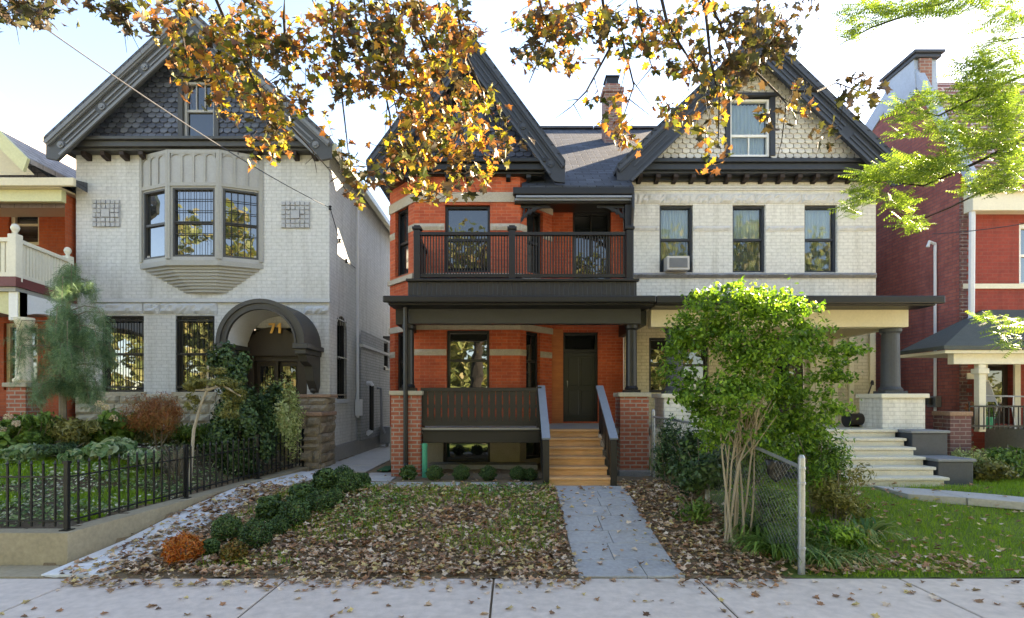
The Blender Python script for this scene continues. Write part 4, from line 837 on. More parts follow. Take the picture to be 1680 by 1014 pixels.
do = MB().fbox(F5, dr5[0], dr5[1], -.2, -.12, dr5[2], dr5[3]).build('door', M['door_brown'], h); MB().fbox(F5, dr5[0] + .1, dr5[1] - .1, -.119, -.11, 1.5, dr5[3] - .15).build('pane', M['glass'], do)
MB().fbox(F5, dr5[0] - .12, dr5[0] - .002, -.1, .04, 1.2, dr5[3] + .1).fbox(F5, dr5[1] + .002, dr5[1] + .12, -.1, .04, 1.2, dr5[3] + .1).fbox(F5, dr5[0], dr5[1], -.1, .04, dr5[3] + .002, dr5[3] + .1).build('door_frame', M['cream2'], h)
MB().box(9.6, 15, yp, ys, .4, 1.2).build('porch_floor', M['foundation'], h)
pier(h, X(1552, yp), X(1586, yp), yp - .1, yp + .3, .4, H(675, yp), M['quoin_brick'], M['brown_stone'], over=.02)
rl = MB(); xa_, xb_ = X(1590, yp), 14; rl.beam((xa_, yp, 1.62), (xb_, yp, 1.62), .03, .03).beam((xa_, yp, 1.26), (xb_, yp, 1.26), .03, .03)
for i in range(50): x = xa_ + i * .09; rl.box(x - .007, x + .007, yp - .007, yp + .007, 1.2, 1.7 if i % 6 == 0 else 1.62)
rl.build('porch_railing', M['iron'], h)

# ------------------------------------------------------------------ far left HOUSE
h = thing('house', 'orange brick house at the left edge with a cream balcony and round column', 'house', (-11, 11.6, .7))
F1 = front(12.9); xr1 = -9.25
w1 = (X(14, 12.9), X(64, 12.9), H(402, 12.9), H(332, 12.9)); wl = (X(6, 12.9), X(62, 12.9), H(640, 12.9), H(530, 12.9))
m = MB(); m.wall(F1, -16, xr1, .6, 6.3, [w1, wl], .2).quad((xr1, 11.35, .6), (xr1, 24, .6), (xr1, 24, 6), (xr1, 11.35, 6)); m.build('wall', M['left_brick'], h)
window(h, F1, *w1, M['cream'], fw=.09, glass='glass_bright'); window(h, F1, *wl, M['cream'], fw=.09, glass='glass')
MB().fbox(F1, -16, w1[0] - .02, 0, .04, 4.95, 5.03).fbox(F1, w1[1] + .02, xr1, 0, .04, 4.95, 5.03).build('stone_band', M['limestone'], h)
zE = H(303, 11.1); xe = X(123, 11.1)
r = MB(); r.add([(-18, 11.1, zE + .1), (xe, 11.1, zE + .1), (xe - .28, 13.2, zE + .6), (-18, 13.2, zE + .6), (-18, 11.1, zE - .02), (xe, 11.1, zE - .02), (xe - .28, 13.2, zE)], [(0, 1, 2, 3), (0, 4, 5, 1), (1, 5, 6, 2)])
r.build('balcony_roof', M['roof_dark'], h)
MB().box(-18, xe + .03, 11.02, 11.1, zE - .05, zE + .12).box(-18, -9.16, 11.1, 12.9, zE - .06, zE - .022).build('gutter', M['cream'], h, bevel=.015)
MB().box(-18, -9.2, 11.2, 11.32, zE - .3, zE - .062).build('balcony_beam', M['cream_green'], h)
# main roof: side slope facing right, front hip, and a small front gable with cream barge
zr1_, yr1 = 9.5, 15.5
r = MB(); r.add([(-13.5, 12.2, 9.35), (-13.5, 24, 9.35), (xr1 + .05, 24, 5.9), (xr1 + .05, 11.9, 5.9), (-18, 11.9, 5.9), (-18, 12.2, 9.35)], [(0, 3, 2, 1), (0, 5, 4, 3)])
r.build('roof', M['roof_grey'], h)
MB().beam((-13.5, 12.2, 9.4), (xr1 + .05, 11.9, 5.93), .28, .05).build('hip_cap', M['roof_dark'], h)
gx, gz, gyy = X(46, 10.9), H(262, 10.9), 10.9
s_ = MB()
s_.hexa([(gx, gyy, gz - .06), (gx - 3.0, gyy, gz + 2.9), (gx - 3.0, 13, gz + 2.9), (gx, 13, gz - .06), (gx, gyy, gz + .04), (gx - 3.0, gyy, gz + 3.0), (gx - 3.0, 13, gz + 3.0), (gx, 13, gz + .04)]); s_.build('gable_roof', M['roof_grey'], h)
MB().hexa([(gx - .04, gyy - .07, gz - .26), (gx - 3, gyy - .07, gz + 2.65), (gx - 3, gyy - .005, gz + 2.65), (gx - .04, gyy - .005, gz - .26), (gx + .05, gyy - .07, gz - .0), (gx - 3, gyy - .07, gz + 2.98), (gx - 3, gyy - .005, gz + 2.98), (gx + .05, gyy - .005, gz - .0)]).build('bargeboard', M['cream_green'], h)
MB().quad((gx - .3, 11.4, gz - .1), (gx - 3, 11.4, gz + 2.6), (gx - 3, 11.4, gz - .1)).build('gable_wall', M['cream'], h)
# balcony and porch
yF = 9.8; xc1 = X(25, yF); z0r, z1r = H(451, yF), H(394, yF)
def slat_rail(p, q):
    rl = MB(); p, q = Vector(p), Vector(q); rl.beam(p + Vector((0, 0, z1r)), q + Vector((0, 0, z1r)), .1, .07).beam(p + Vector((0, 0, z0r)), q + Vector((0, 0, z0r)), .08, .07)
    n = max(3, int((q - p).length / .085)); d = (q - p).normalized()
    for i in range(n): c = p + (q - p) * (i + .5) / n; rl.beam(c + Vector((0, 0, z0r + .03)), c + Vector((0, 0, z1r - .03)), .066, .02, tuple(d.cross(Vector((0, 0, 1)))))
    return rl
slat_rail((-14, yF, 0), (xc1, yF, 0)).build('balcony_railing', M['cream2'], h); slat_rail((xc1, yF, 0), (X(110, 11.25), 11.25, 0)).build('balcony_railing', M['cream2'], h)
for (x, y) in ((xc1, yF), (X(111, 11.3), 11.3)):
    p = MB().box(x - .075, x + .075, y - .075, y + .075, z0r - .12, z1r + .1).build('balcony_newel', M['cream2'], h, bevel=.01); MB().lathe(x, y, [(.05, z1r + .101), (.03, z1r + .13), (.06, z1r + .18), (.07, z1r + .22), (.05, z1r + .27), (.02, z1r + .29)], 12).build('finial', M['cream2'], p, smooth=True)
xe2 = X(111, 11.3)
MB().plan([(-14, yF - .1), (xc1 + .1, yF - .1), (xe2 + .05, 11.45), (-9.3, 12.85), (-14, 12.85)], z0r - .22, z0r - .05).build('balcony_floor', M['maroon'], h)
MB().plan([(-14, yF - .05), (xc1 + .05, yF - .05), (xe2 + .02, 11.45), (-9.3, 12.85), (-14, 12.85)], z0r - .3, z0r - .222).build('balcony_moulding', M['grey_trim3'], h)
zbm = H(520, yF); xk = X(36, 9.85)
bm = MB(); Ff = front(yF + .02)
def archbeam(F, a0, a1, zt, zb, drop):
    ps2 = [(a0 + (a1 - a0) * k / 12, zb - drop + drop * math.sin(math.pi * k / 12) ** .6) for k in range(13)]
    for u, v in zip(ps2[:-1], ps2[1:]): bm.fpoly(F, [u, v, (v[0], zt), (u[0], zt)], -.14, 0)
archbeam(Ff, -14, xk, z0r - .302, H(500, yF), .22)
archbeam(Ff, xk, xc1 + .06, z0r - .302, zbm, .01)
bm.build('porch_beam', M['cream_green'], h)
F1s, l1 = span(xc1 + .04, yF, xe2 + .04, 11.55); bm = MB(); archbeam(F1s, 0, l1, z0r - .302, H(505, yF), .22); bm.build('porch_side_beam', M['white'], h)
zb_ = H(628, yF); MB().lathe(xk, 9.9, [(.16, zb_ + .001), (.17, zb_ + .06), (.13, zb_ + .1), (.125, zb_ + .3), (.105, zbm - .16), (.13, zbm - .12), (.15, zbm - .06), (.15, zbm - .002)], 22).build('porch_column', M['cream'], h, smooth=True)
pier(h, xk - .17, xk + .17, 9.73, 10.07, .8, zb_, M['pier_brick'], M['limestone'], over=.045)
MB().box(-14, xe2, 9.9, 12.85, 1.2, 1.35).build('porch_floor', M['maroon'], h)

# ------------------------------------------------------------------ foliage kit
def tm(half, fold=.12, curl=-.1):
    """leaf outline: right half given base to tip, mirrored; returns verts and two half faces"""
    k = len(half); v = [(x, y) for x, y in half] + [(-x, y) for x, y in half[1:-1]]
    V = np.array([(x, y - .45, fold * abs(x) + curl * (y - .4) ** 2) for x, y in v])
    return V, [tuple(range(k)), (0,) + (k - 1,) + tuple(range(2 * k - 3, k - 1, -1))]
T = dict(
    oval=tm([(0, 0), (.26, .3), (.25, .6), (0, 1)]), lance=tm([(0, 0), (.14, .35), (.11, .7), (0, 1)]), thin=tm([(0, 0), (.06, .4), (0, 1)], .05),
    maple=tm([(0, 0), (.16, -.06), (.40, -.12), (.31, .10), (.62, .36), (.44, .40), (.24, .46), (.30, .66), (.17, .72), (0, 1.02)], .14, -.18),
    fallen=tm([(0, 0), (.36, -.08), (.28, .14), (.58, .40), (.24, .48), (.22, .70), (0, 1.0)], .32, -.45),
    disc=tm([(0, 0), (.22, .06), (.33, .34), (.22, .7), (0, 1)], .35, -.35),
)
def blade(k=3):
    v = []; f = []
    for i in range(k + 1):
        t = i / k; w_ = .035 * (1 - t) ** .6 + .002; v += [(-w_, t, .25 * t * t), (w_, t, .25 * t * t)]
    for i in range(k): f.append((2 * i, 2 * i + 1, 2 * i + 3, 2 * i + 2))
    return np.array(v), f
def arching(k=6):
    v = []; f = []
    for i in range(k + 1):
        t = i / k; w_ = .028 * (1 - t) ** .5 + .003; v += [(-w_, .85 * t ** 1.3, .95 * t - .75 * t ** 3), (w_, .85 * t ** 1.3, .95 * t - .75 * t ** 3)]
    for i in range(k): f.append((2 * i, 2 * i + 1, 2 * i + 3, 2 * i + 2))
    return np.array(v), f
T['blade'] = blade(); T['arch'] = arching()
def frond():                                # pinnate leaf: paired leaflets on a stalk
    v = []; f = []
    for i in range(9):
        y = i / 9 - .3
        for sg in (-1, 1):
            k = len(v); d = .16 - .006 * i; v += [(0, y, 0), (sg * d * .55, y + .075, -.02), (sg * d * 1.05, y + .06, -.06), (sg * d * .6, y + .005, -.02)]; f.append((k, k + 1, k + 2, k + 3))
    k = len(v); v += [(-.008, -.45, 0), (.008, -.45, 0), (.004, .68, -.03), (-.004, .68, -.03)]; f.append((k, k + 1, k + 2, k + 3))
    return np.array(v), f
T['frond'] = frond()
def spray():                                # flat needle spray of a conifer
    v = []; f = []
    for i in range(7):
        y = i / 7 - .35
        for sg in (-1, 1):
            k = len(v); L0 = .34 - .03 * i; v += [(0, y, 0), (sg * L0, y + .22, -.04), (sg * L0 * .9, y + .16, -.05)]; f.append((k, k + 1, k + 2))
    return np.array(v), f
T['spray'] = spray()

def leaf_mesh(name, pts, size, tmpl, mat, parent=None, nrm=None, wob=1.0, up=None, ang=None):
    """many leaf faces in one mesh; nrm = preferred normals, wob = how far each strays from it"""
    V, Fc = T[tmpl]; pts = np.asarray(pts, float); n = len(pts); k = len(V)
    size = np.broadcast_to(np.asarray(size, float), (n,)) if np.ndim(size) else np.full(n, size)
    rn = RNG.normal(size=(n, 3)); rn /= np.linalg.norm(rn, axis=1)[:, None]
    nn = rn if nrm is None else np.asarray(nrm, float) + rn * wob
    nn = nn / np.linalg.norm(nn, axis=1)[:, None]
    rv = RNG.normal(size=(n, 3)) if up is None else np.broadcast_to(np.asarray(up, float), (n, 3)) + RNG.normal(size=(n, 3)) * .45
    b = rv - (rv * nn).sum(1)[:, None] * nn; b /= np.linalg.norm(b, axis=1)[:, None] + 1e-9
    t = np.cross(b, nn)
    co = pts[:, None, :] + size[:, None, None] * (V[None, :, 0, None] * t[:, None, :] + V[None, :, 1, None] * b[:, None, :] + V[None, :, 2, None] * nn[:, None, :])
    if parent is not None: co = co - root_loc(parent)
    me = bpy.data.meshes.new(name); me.vertices.add(n * k); me.vertices.foreach_set('co', co.astype(np.float32).ravel())
    li = np.concatenate([np.array(f) for f in Fc]); lens = np.array([len(f) for f in Fc])
    loops = (li[None, :] + (np.arange(n) * k)[:, None]).ravel(); me.loops.add(len(loops)); me.loops.foreach_set('vertex_index', loops.astype(np.int32))
    tot = np.tile(lens, n); st = np.concatenate([[0], np.cumsum(tot)[:-1]]); me.polygons.add(len(tot)); me.polygons.foreach_set('loop_start', st.astype(np.int32)); me.polygons.foreach_set('loop_total', tot.astype(np.int32))
    me.update(calc_edges=True); me.validate(); me.materials.append(mat)
    o = bpy.data.objects.new(name, me); COL.objects.link(o)
    if parent is not None: o.parent = parent
    return o
def ell(c, r, n, lo=.5):                     # points filling the outer part of a lumpy ellipsoid, with outward normals
    d = RNG.normal(size=(n, 3)); d /= np.linalg.norm(d, axis=1)[:, None]
    lump = 1 + .13 * np.sin(d[:, 0] * 6 + c[0] * 9) * np.sin(d[:, 1] * 5 + c[1] * 7) + .1 * np.sin(d[:, 2] * 9 + d[:, 0] * 4)
    rr = RNG.uniform(lo ** 2, 1, n) ** .5 * lump
    return np.asarray(c) + d * np.asarray(r) * rr[:, None], d
def clumps(c, r, n, k=14, lo=.55, cs=.34):   # foliage gathered in clumps on an ellipsoid
    cc, cd = ell(c, np.asarray(r) * .78, k, lo); P = []; D = []
    for q, dd in zip(cc, cd):
        m_ = int(n / k * random.uniform(.6, 1.4)); p, d = ell(q, np.asarray(r) * cs * random.uniform(.7, 1.25), m_, .3); P.append(p); D.append(d + .5 * dd)
    return np.concatenate(P), np.concatenate(D)
def at_ground(px, Z): x = X(px, Z); return x, Z, g(x, Z)

# ------------------------------------------------------------------ boxwood balls
def ball_proto(mat, r, n):
    P, D = ell((0, 0, r * .88), (r, r, r * .95), n, .62); return P, D
def ball(name, label, cat, px, py, Z, rpx, mat, group=None, tmpl='oval', n=2600, size=.026, src=None):
    r = rpx * Z / F_PX; x = X(px, Z); z = g(x, Z) + .0
    if src:
        o = src.copy(); COL.objects.link(o); o.location = (x, Z, z); o.rotation_euler = (0, 0, random.uniform(0, 6.28)); k = r / src['r0']; o.scale = (k, k, k * random.uniform(.92, 1.06))
        for ch in src.children: c = ch.copy(); COL.objects.link(c); c.parent = o
        del o['r0']; return tag(o, label, cat, group)
    o = thing(name, label, cat, (x, Z, z), group); r *= .92; P, D = ell((x, Z, z + r * .8), (r, r, r * .92), n, .72)
    leaf_mesh('foliage', P, RNG.uniform(size * .7, size * 1.3, len(P)), tmpl, mat, o, D, .9)
    st = MB(); [st.tube([(x, Z, z - .03), (x + random.uniform(-.4, .4) * r, Z + random.uniform(-.4, .4) * r, z + r * 1.3)], .012, .004, 5) for _ in range(5)]
    st.build('stem', M['bark'], o); o['r0'] = r / .92; return o
GB = 'boxwood balls in the row beside the pale walkway'; LB = 'small dark green boxwood ball in the row beside the pale walkway'
def zrow(py): return min(9.2, max(5.7, 1.63 * F_PX / (py + 20 - HY) * .88))
row = [(345, 884, 6.0, 17), (372, 862, 6.42, 25), (421, 878, 6.22, 29), (444, 828, 7.0, 25), (457, 866, 6.55, 19), (484, 848, 6.85, 28), (496, 812, 7.5, 24), (524, 826, 7.25, 24), (550, 823, 7.5, 17), (535, 790, 8.15, 24), (563, 778, 8.7, 20), (572, 800, 8.05, 22), (594, 790, 8.5, 15)]
protos = []
for i, (px, py, Z, rp) in enumerate(row):
    b_ = ball('boxwood_ball', LB, 'shrub', px, py, Z, rp, M['l_box'], GB, src=protos[i % 3] if i >= 3 else None)
    if i < 3: protos.append(b_)
GP = 'boxwood balls along the foot of the porch'; LP_ = 'small dark green boxwood ball at the foot of the porch with the basement window'
for (px, rp) in ((713, 15), (757, 15), (801, 15), (850, 15), (870, 13)):
    ball('boxwood_ball', LP_, 'shrub', px, 778, 9.25, rp, None, GP, src=protos[1])
ball('boxwood_ball', 'dark green boxwood ball at the foot of the left red brick pier', 'shrub', 670, 778, 9.3, 15, None, None, src=protos[0])
for p in protos: del p['r0']
o_ = ball('barberry_ball', 'round bright orange shrub at the pavement end of the row of boxwood balls', 'shrub', 300, 895, 5.78, 31, M['l_orange'], None, 'lance', 1700, .045); del o_['r0']
o_ = ball('boxwood_ball', 'bronzed green and brown ball shrub nearest the pavement, right of the orange one', 'shrub', 383, 900, 5.8, 22, M['l_bronze'], None, 'oval', 1300, .034); del o_['r0']

# ------------------------------------------------------------------ left garden plants
def mound(name, label, cat, px, Z, rx, ry, hh, n, size, tmpl, mat, group=None, k=12, stems=0, up=None, wob=.9, lift=0):
    x, y, z = at_ground(px, Z); o = thing(name, label, cat, (x, y, z), group)
    P, D = clumps((x, y, z + hh * .5 + lift), (rx, ry, hh * .52), n, k, .35, .42); keep = P[:, 2] > z + .01; P, D = P[keep], D[keep]
    leaf_mesh('foliage', P, RNG.uniform(size * .65, size * 1.3, len(P)), tmpl, mat, o, D, wob, up)
    st = MB()
    for _ in range(stems or 6):
        q = (x + random.uniform(-.8, .8) * rx, y + random.uniform(-.7, .7) * ry, z + hh * random.uniform(.6, .95) + lift); st.tube([(x + random.uniform(-.15, .15) * rx, y, z - .04), ((x + q[0]) / 2 + random.uniform(-.03, .03), (y + q[1]) / 2, z + (q[2] - z) * .6), q], .011, .004, 5)
    st.build('stem', M['bark'], o); return o
def tree_small(name, label, cat, base, tops, fol, mats, rad=.045):
    o = thing(name, label, cat, base); st = MB()
    for path, r0, r1 in tops: st.tube(path, r0, r1, 8)
    st.build('trunk', mats[0], o)
    P = []; D = []
    for (c, r, n, k) in fol: p, d = clumps(c, r, n, k, .4, .4); P.append(p); D.append(d)
    return o, np.concatenate(P), np.concatenate(D)
# weeping conifer by the corner of the grey house
bx, byy, bz = at_ground(104, 9.0)
o = thing('weeping_conifer', 'tall thin weeping blue green conifer against the left corner of the grey painted house', 'conifer', (bx, byy, bz)); P = []; UPV = []
spine = [(bx, byy, bz - .05), PT(102, 600, 9), PT(110, 520, 9), PT(116, 470, 9), PT(119, 440, 9)]
st = MB().tube(spine, .06, .012, 8)
for k in range(52):
    t = random.uniform(.22, 1); py = 690 - 250 * t; p0 = PT(104 + 15 * t, py, 9); a = random.uniform(0, 6.28); ln_ = random.uniform(.25, .82) * (1.2 - .8 * t ** 2)
    if t < .35: ln_ *= .55
    e = p0 + Vector((math.cos(a) * ln_, math.sin(a) * ln_ * .7, random.uniform(-.02, .12))); e2 = e + Vector((math.cos(a) * .08, math.sin(a) * .05, -random.uniform(.2, .5)))
    st.tube([p0, (p0 + e) / 2 + Vector((0, 0, .06)), e, e2], .012, .003, 4)
    for q in range(105):
        s_ = random.random(); c = p0 + (e - p0) * min(1, s_ * 1.5) if s_ < .6 else e + (e2 - e) * ((s_ - .6) / .4); P.append(tuple(c + Vector((random.gauss(0, .045), random.gauss(0, .045), random.uniform(-.16, .03)))))
st.build('trunk', M['bark'], o); leaf_mesh('foliage', P, RNG.uniform(.11, .22, len(P)), 'spray', M['l_blue'], o, None, 1, (0, 0, -1.2))
# dark evergreen by the door
bx, byy, bz = at_ground(392, 9.35)
o = thing('evergreen_shrub', 'tall dense dark green evergreen shrub in front of the arched doorway', 'shrub', (bx, byy, bz))
P1, D1 = clumps((bx, byy, bz + .75), (.60, .44, 1.0), 15000, 70, .5, .3); P2, D2 = clumps(tuple(PT(378, 612, 9.4)), (.36, .34, .6), 4200, 26, .45, .32); P3, D3 = clumps(tuple(PT(440, 695, 10.0)), (.40, .3, .75), 6800, 26, .45, .32)
P = np.concatenate([P1, P2, P3]); D = np.concatenate([D1, D2, D3]); k_ = P[:, 2] > bz
leaf_mesh('foliage', P[k_], RNG.uniform(.045, .085, k_.sum()), 'oval', M['l_yew'], o, D[k_], .9)
MB().tube([(bx, byy, bz - .05), (bx, byy, bz + 1.4)], .05, .015).build('trunk', M['bark'], o)
mound('variegated_shrub', 'rounded pale yellow green shrub beside the dark evergreen and the stone entrance porch', 'shrub', 466, 10.15, .40, .32, 1.45, 8000, .05, 'oval', M['l_pale'], k=40, stems=8, lift=.28)
# pruned umbrella tree with a leaning pale trunk
bx, byy, bz = at_ground(310, 8.1)
p = [(bx, byy, bz - .05), PT(318, 705, 8.1), PT(329, 665, 8.1), PT(340, 640, 8.15), PT(341, 600, 8.15)]
fol = [(tuple(PT(350, 628, 8.15)), (.42, .35, .10), 1500, 16), (tuple(PT(385, 648, 8.1)), (.22, .25, .14), 700, 9), (tuple(PT(318, 632, 8.1)), (.2, .25, .14), 600, 8), (tuple(PT(345, 608, 8.2)), (.25, .25, .07), 450, 8), (tuple(PT(312, 660, 8.1)), (.12, .2, .15), 300, 6), (tuple(PT(378, 672, 8.05)), (.2, .2, .14), 500, 8)]
o, P, D = tree_small('umbrella_tree', 'small olive umbrella shaped tree with a leaning pale trunk behind the iron fence', 'small tree', (bx, byy, bz), [(p, .026, .014), ([p[3], PT(365, 632, 8.1), PT(395, 650, 8.1)], .025, .01), ([p[3], PT(320, 640, 8.1)], .02, .008)], fol, [plain('pale_bark', (.36, .31, .24), .9, .3, 9, .5, 40)])
leaf_mesh('foliage', P, RNG.uniform(.035, .075, len(P)), 'lance', M['l_olive'], o, D, .9, (0, 0, -.4))
mound('japanese_maple', 'low spreading rusty orange maple bush under the barred ground floor windows', 'shrub', 258, 9.2, .56, .35, .85, 7000, .075, 'thin', M['l_rust'], k=20, up=(0, 0, -.7), lift=.12)
mound('dry_bush', 'grey twiggy bush behind the iron fence, left of the leaning pale trunk', 'shrub', 290, 8.3, .33, .3, .55, 900, .05, 'thin', M['l_dry'], k=12, stems=26)
for (nm, lb, px, Z, rx, hh, sz, tp, mt) in (
    ('hydrangea', 'leafy green hydrangea with faded cream flower heads at the left edge', 22, 8.7, .42, .62, .10, 'disc', 'l_green'),
    ('perennial_clump', 'feathery mid green perennial clump right of the hydrangea', 68, 8.9, .4, .72, .09, 'lance', 'l_green'),
    ('perennial_clump', 'dusty olive perennial clump at the foot of the weeping conifer', 120, 8.7, .4, .62, .08, 'lance', 'l_olive'),
    ('leafy_bush', 'broad leaved green bush right of the weeping conifer, below the barred window', 178, 9.0, .42, .72, .12, 'disc', 'l_green'),
    ('dark_groundling', 'low dark tangled plant between the perennials and the lawn strip', 95, 8.3, .34, .32, .06, 'lance', 'l_yew'),
    ('fern_clump', 'low green fern like clump at the foot of the stone base, left of the evergreen', 318, 9.7, .5, .5, .09, 'lance', 'l_green'),
    ('fern_clump', 'yellowish low clump at the stone base, right of the rusty maple bush', 270, 9.9, .45, .42, .08, 'lance', 'l_olive'),
    ('fern_clump', 'green leafy clump at the stone base between the broad leaved bush and the rusty maple', 222, 9.9, .45, .55, .09, 'disc', 'l_green'),
    ('hosta', 'grey green hosta with broad white edged leaves behind the lawn strip', 186, 8.4, .28, .28, .15, 'disc', 'l_hosta'),
    ('hosta', 'pale variegated hosta nearest the pale trunked umbrella tree', 238, 8.3, .3, .3, .11, 'lance', 'l_hosta'),
    ('hosta', 'white edged hosta at the left end of the lawn strip', 40, 8.3, .3, .2, .13, 'disc', 'l_hosta'),
    ('hosta', 'small white edged hosta in the middle of the lawn strip bed', 130, 8.25, .26, .18, .12, 'disc', 'l_hosta')):
    o = mound(nm, lb, 'plant', px, Z, rx, .34, hh, 900 if tp == 'disc' else 2400, sz, tp, M[mt], k=14, up=(0, 0, .5) if tp == 'lance' else None)
    if nm == 'hydrangea' or px == 178:
        x, y, z = at_ground(px, Z)
        P = [];
        for (dx, dz) in ((-.1, .55), (.12, .6), (-.25, .42), (.02, .4), (.25, .5), (-.3, .28)) if px == 22 else ((.12, .72), (.02, .78), (.25, .55)):
            q, _ = ell((x + dx, y - .22, z + dz), (.06, .06, .05), 60, .6); leaf_mesh('flower_head', q, .03, 'disc', M['l_flower'], o)
def in_garden(x, y): return x < wall_x(y) - .3
def scatter(n, x0, x1, y0, y1, ok, dz=(0, .05)):
    P = []
    while len(P) < n:
        x, y = random.uniform(x0, x1), random.uniform(y0, y1)
        if ok(x, y): P.append((x, y, g(x, y) + random.uniform(*dz)))
    return np.array(P)
P = np.concatenate([scatter(2600, -6.0, -4.0, 7.6, 10.3, in_garden, (.01, .16)), scatter(5200, -7.6, -4.3, 5.98, 8.0, lambda x, y: in_garden(x, y) and (math.sin(x * 4.1 + y) + math.sin(y * 5.3 - x * 2) > -.5 or random.random() < .25), (.01, .12))]); o = leaf_mesh('ground_cover', P, RNG.uniform(.022, .06, len(P)), 'oval', M['l_cover'], None, np.tile((0, -.25, 1), (len(P), 1)), .55)
tag(o, 'white and green variegated ground cover behind the black iron fence', 'ground cover', kind='stuff')
def noisy(x, y): return math.sin(x * 2.3 + 1) + math.sin(y * 3.1 + x) + random.gauss(0, .5) > .1
P = scatter(24000, -9.5, -4.7, 6.3, 8.35, lambda x, y: in_garden(x, y) and (y > 7.6 + .1 * math.sin(x * 2) and x < -5.3 or (y < 7.6 and math.sin(x * 4.1 + y) + math.sin(y * 5.3 - x * 2) < -.3)), (0, 0)); o = leaf_mesh('grass', P, RNG.uniform(.05, .11, len(P)), 'blade', M['l_grass'], None, np.tile((0, 0.01, 0), (len(P), 1)) + RNG.normal(size=(len(P), 3)) * (1, 1, .0), .0, (0, 0, 1))
P2_ = None
tag(o, 'short bright green lawn strip between the flower beds behind the iron fence', 'grass', kind='stuff')

# ------------------------------------------------------------------ iron fence
def fz(x, y): return .36 + .1 * max(0, (y - 5.84)) / 5
path = [(-6.9, 5.86)]; fe = thing('iron_fence', 'black iron picket fence along the top of the concrete retaining wall', 'fence', (-4.8, 5.86, .35))
corner = (wall_x(5.86) - .12, 5.86); end = (wall_x(10.6) - .12, 10.6)
pk = []; n1 = int((corner[0] + 6.9) / .127); pk += [(corner[0] - i * .127, 5.86) for i in range(n1, 0, -1)]
n2 = int(math.hypot(end[0] - corner[0], end[1] - corner[1]) / .128); pk += [(corner[0] + (end[0] - corner[0]) * i / n2, corner[1] + (end[1] - corner[1]) * i / n2) for i in range(1, n2)]
H_F = .68; first = None
for i, (x, y) in enumerate(pk):
    z = fz(x, y); hh = H_F - .02 * max(0, y - 6) * .5
    q = MB().box(x - .0085, x + .0085, y - .0085, y + .0085, z + .03, z + hh); q.lathe(x, y, [(.0085, z + hh), (.016, z + hh + .02), (.002, z + hh + .06)], 6); q.build('picket', M['iron'], fe)
for (a, b) in (((-6.9, 5.86), corner), (corner, end)):
    for (dz0, dz1) in ((H_F - .12, H_F - .17), (.09, .09)):
        MB().beam((a[0], a[1], fz(*a) + (dz0 if a[1] < 6 else dz1)), (b[0], b[1], fz(*b) + (dz0 if b[1] < 6 else dz1)), .03, .014).build('rail', M['iron'], fe)
for (x, y) in (corner, (corner[0] + (end[0] - corner[0]) * .36, corner[1] + (end[1] - corner[1]) * .36), (corner[0] + (end[0] - corner[0]) * .7, corner[1] + (end[1] - corner[1]) * .7), end):
    z = fz(x, y); MB().box(x - .021, x + .021, y - .021, y + .021, z - .03, z + H_F + .02).box(x - .03, x + .03, y - .03, y + .03, z + H_F + .021, z + H_F + .05).box(x - .05, x + .05, y - .05, y + .05, z - .03, z + .0).build('post', M['iron'], fe)

# ------------------------------------------------------------------ middle: shrub, chain link fence, undergrowth
bx, byy, bz = X(1205, 6.35), 6.35, g(2.6, 6.35)
o = thing('multi_stem_shrub', 'big bright green multi stemmed shrub beside the bluestone path, in front of the white house', 'shrub', (bx, byy, bz))
cl_ = [(1180, 525, 62, 50, 700), (1250, 500, 58, 38, 560), (1125, 560, 38, 48, 420), (1240, 575, 85, 55, 900), (1325, 560, 48, 42, 480), (1300, 515, 40, 28, 300), (1200, 640, 80, 42, 640), (1290, 640, 62, 42, 480), (1362, 612, 34, 26, 220), (1392, 578, 20, 13, 90), (1128, 638, 32, 34, 200), (1150, 487, 26, 18, 120), (1330, 690, 42, 32, 260), (1170, 690, 44, 24, 180), (1370, 570, 26, 18, 110), (1240, 690, 60, 26, 160), (1150, 665, 50, 40, 200), (1220, 670, 60, 40, 230), (1290, 690, 60, 40, 230), (1180, 720, 50, 26, 130), (1200, 715, 60, 20, 120), (1300, 715, 60, 26, 170), (1260, 740, 40, 20, 80), (1370, 660, 30, 30, 120), (1100, 610, 20, 26, 60), (1195, 472, 22, 14, 60), (1118, 520, 18, 14, 50)]
P = []; D = []
for (px, py, rx, ry, n) in cl_:
    Z = 6.4 + random.uniform(-.35, .35); c = PT(px, py, Z); r = (rx * Z / F_PX, .42, ry * Z / F_PX); p_, d_ = clumps(tuple(c), r, int(n * 2.3), max(8, n // 16), .3, .34); P.append(p_); D.append(d_); p_, d_ = ell(tuple(c), np.array(r) * 1.15, int(n * .55), .1); P.append(p_); D.append(d_)
P = np.concatenate(P); D = np.concatenate(D) * .4 + np.array((0, -.1, .5))
leaf_mesh('foliage', P, RNG.uniform(.035, .068, len(P)), 'oval', M['l_shrub'], o, D, .8, (0, 0, -.5))
st = MB()
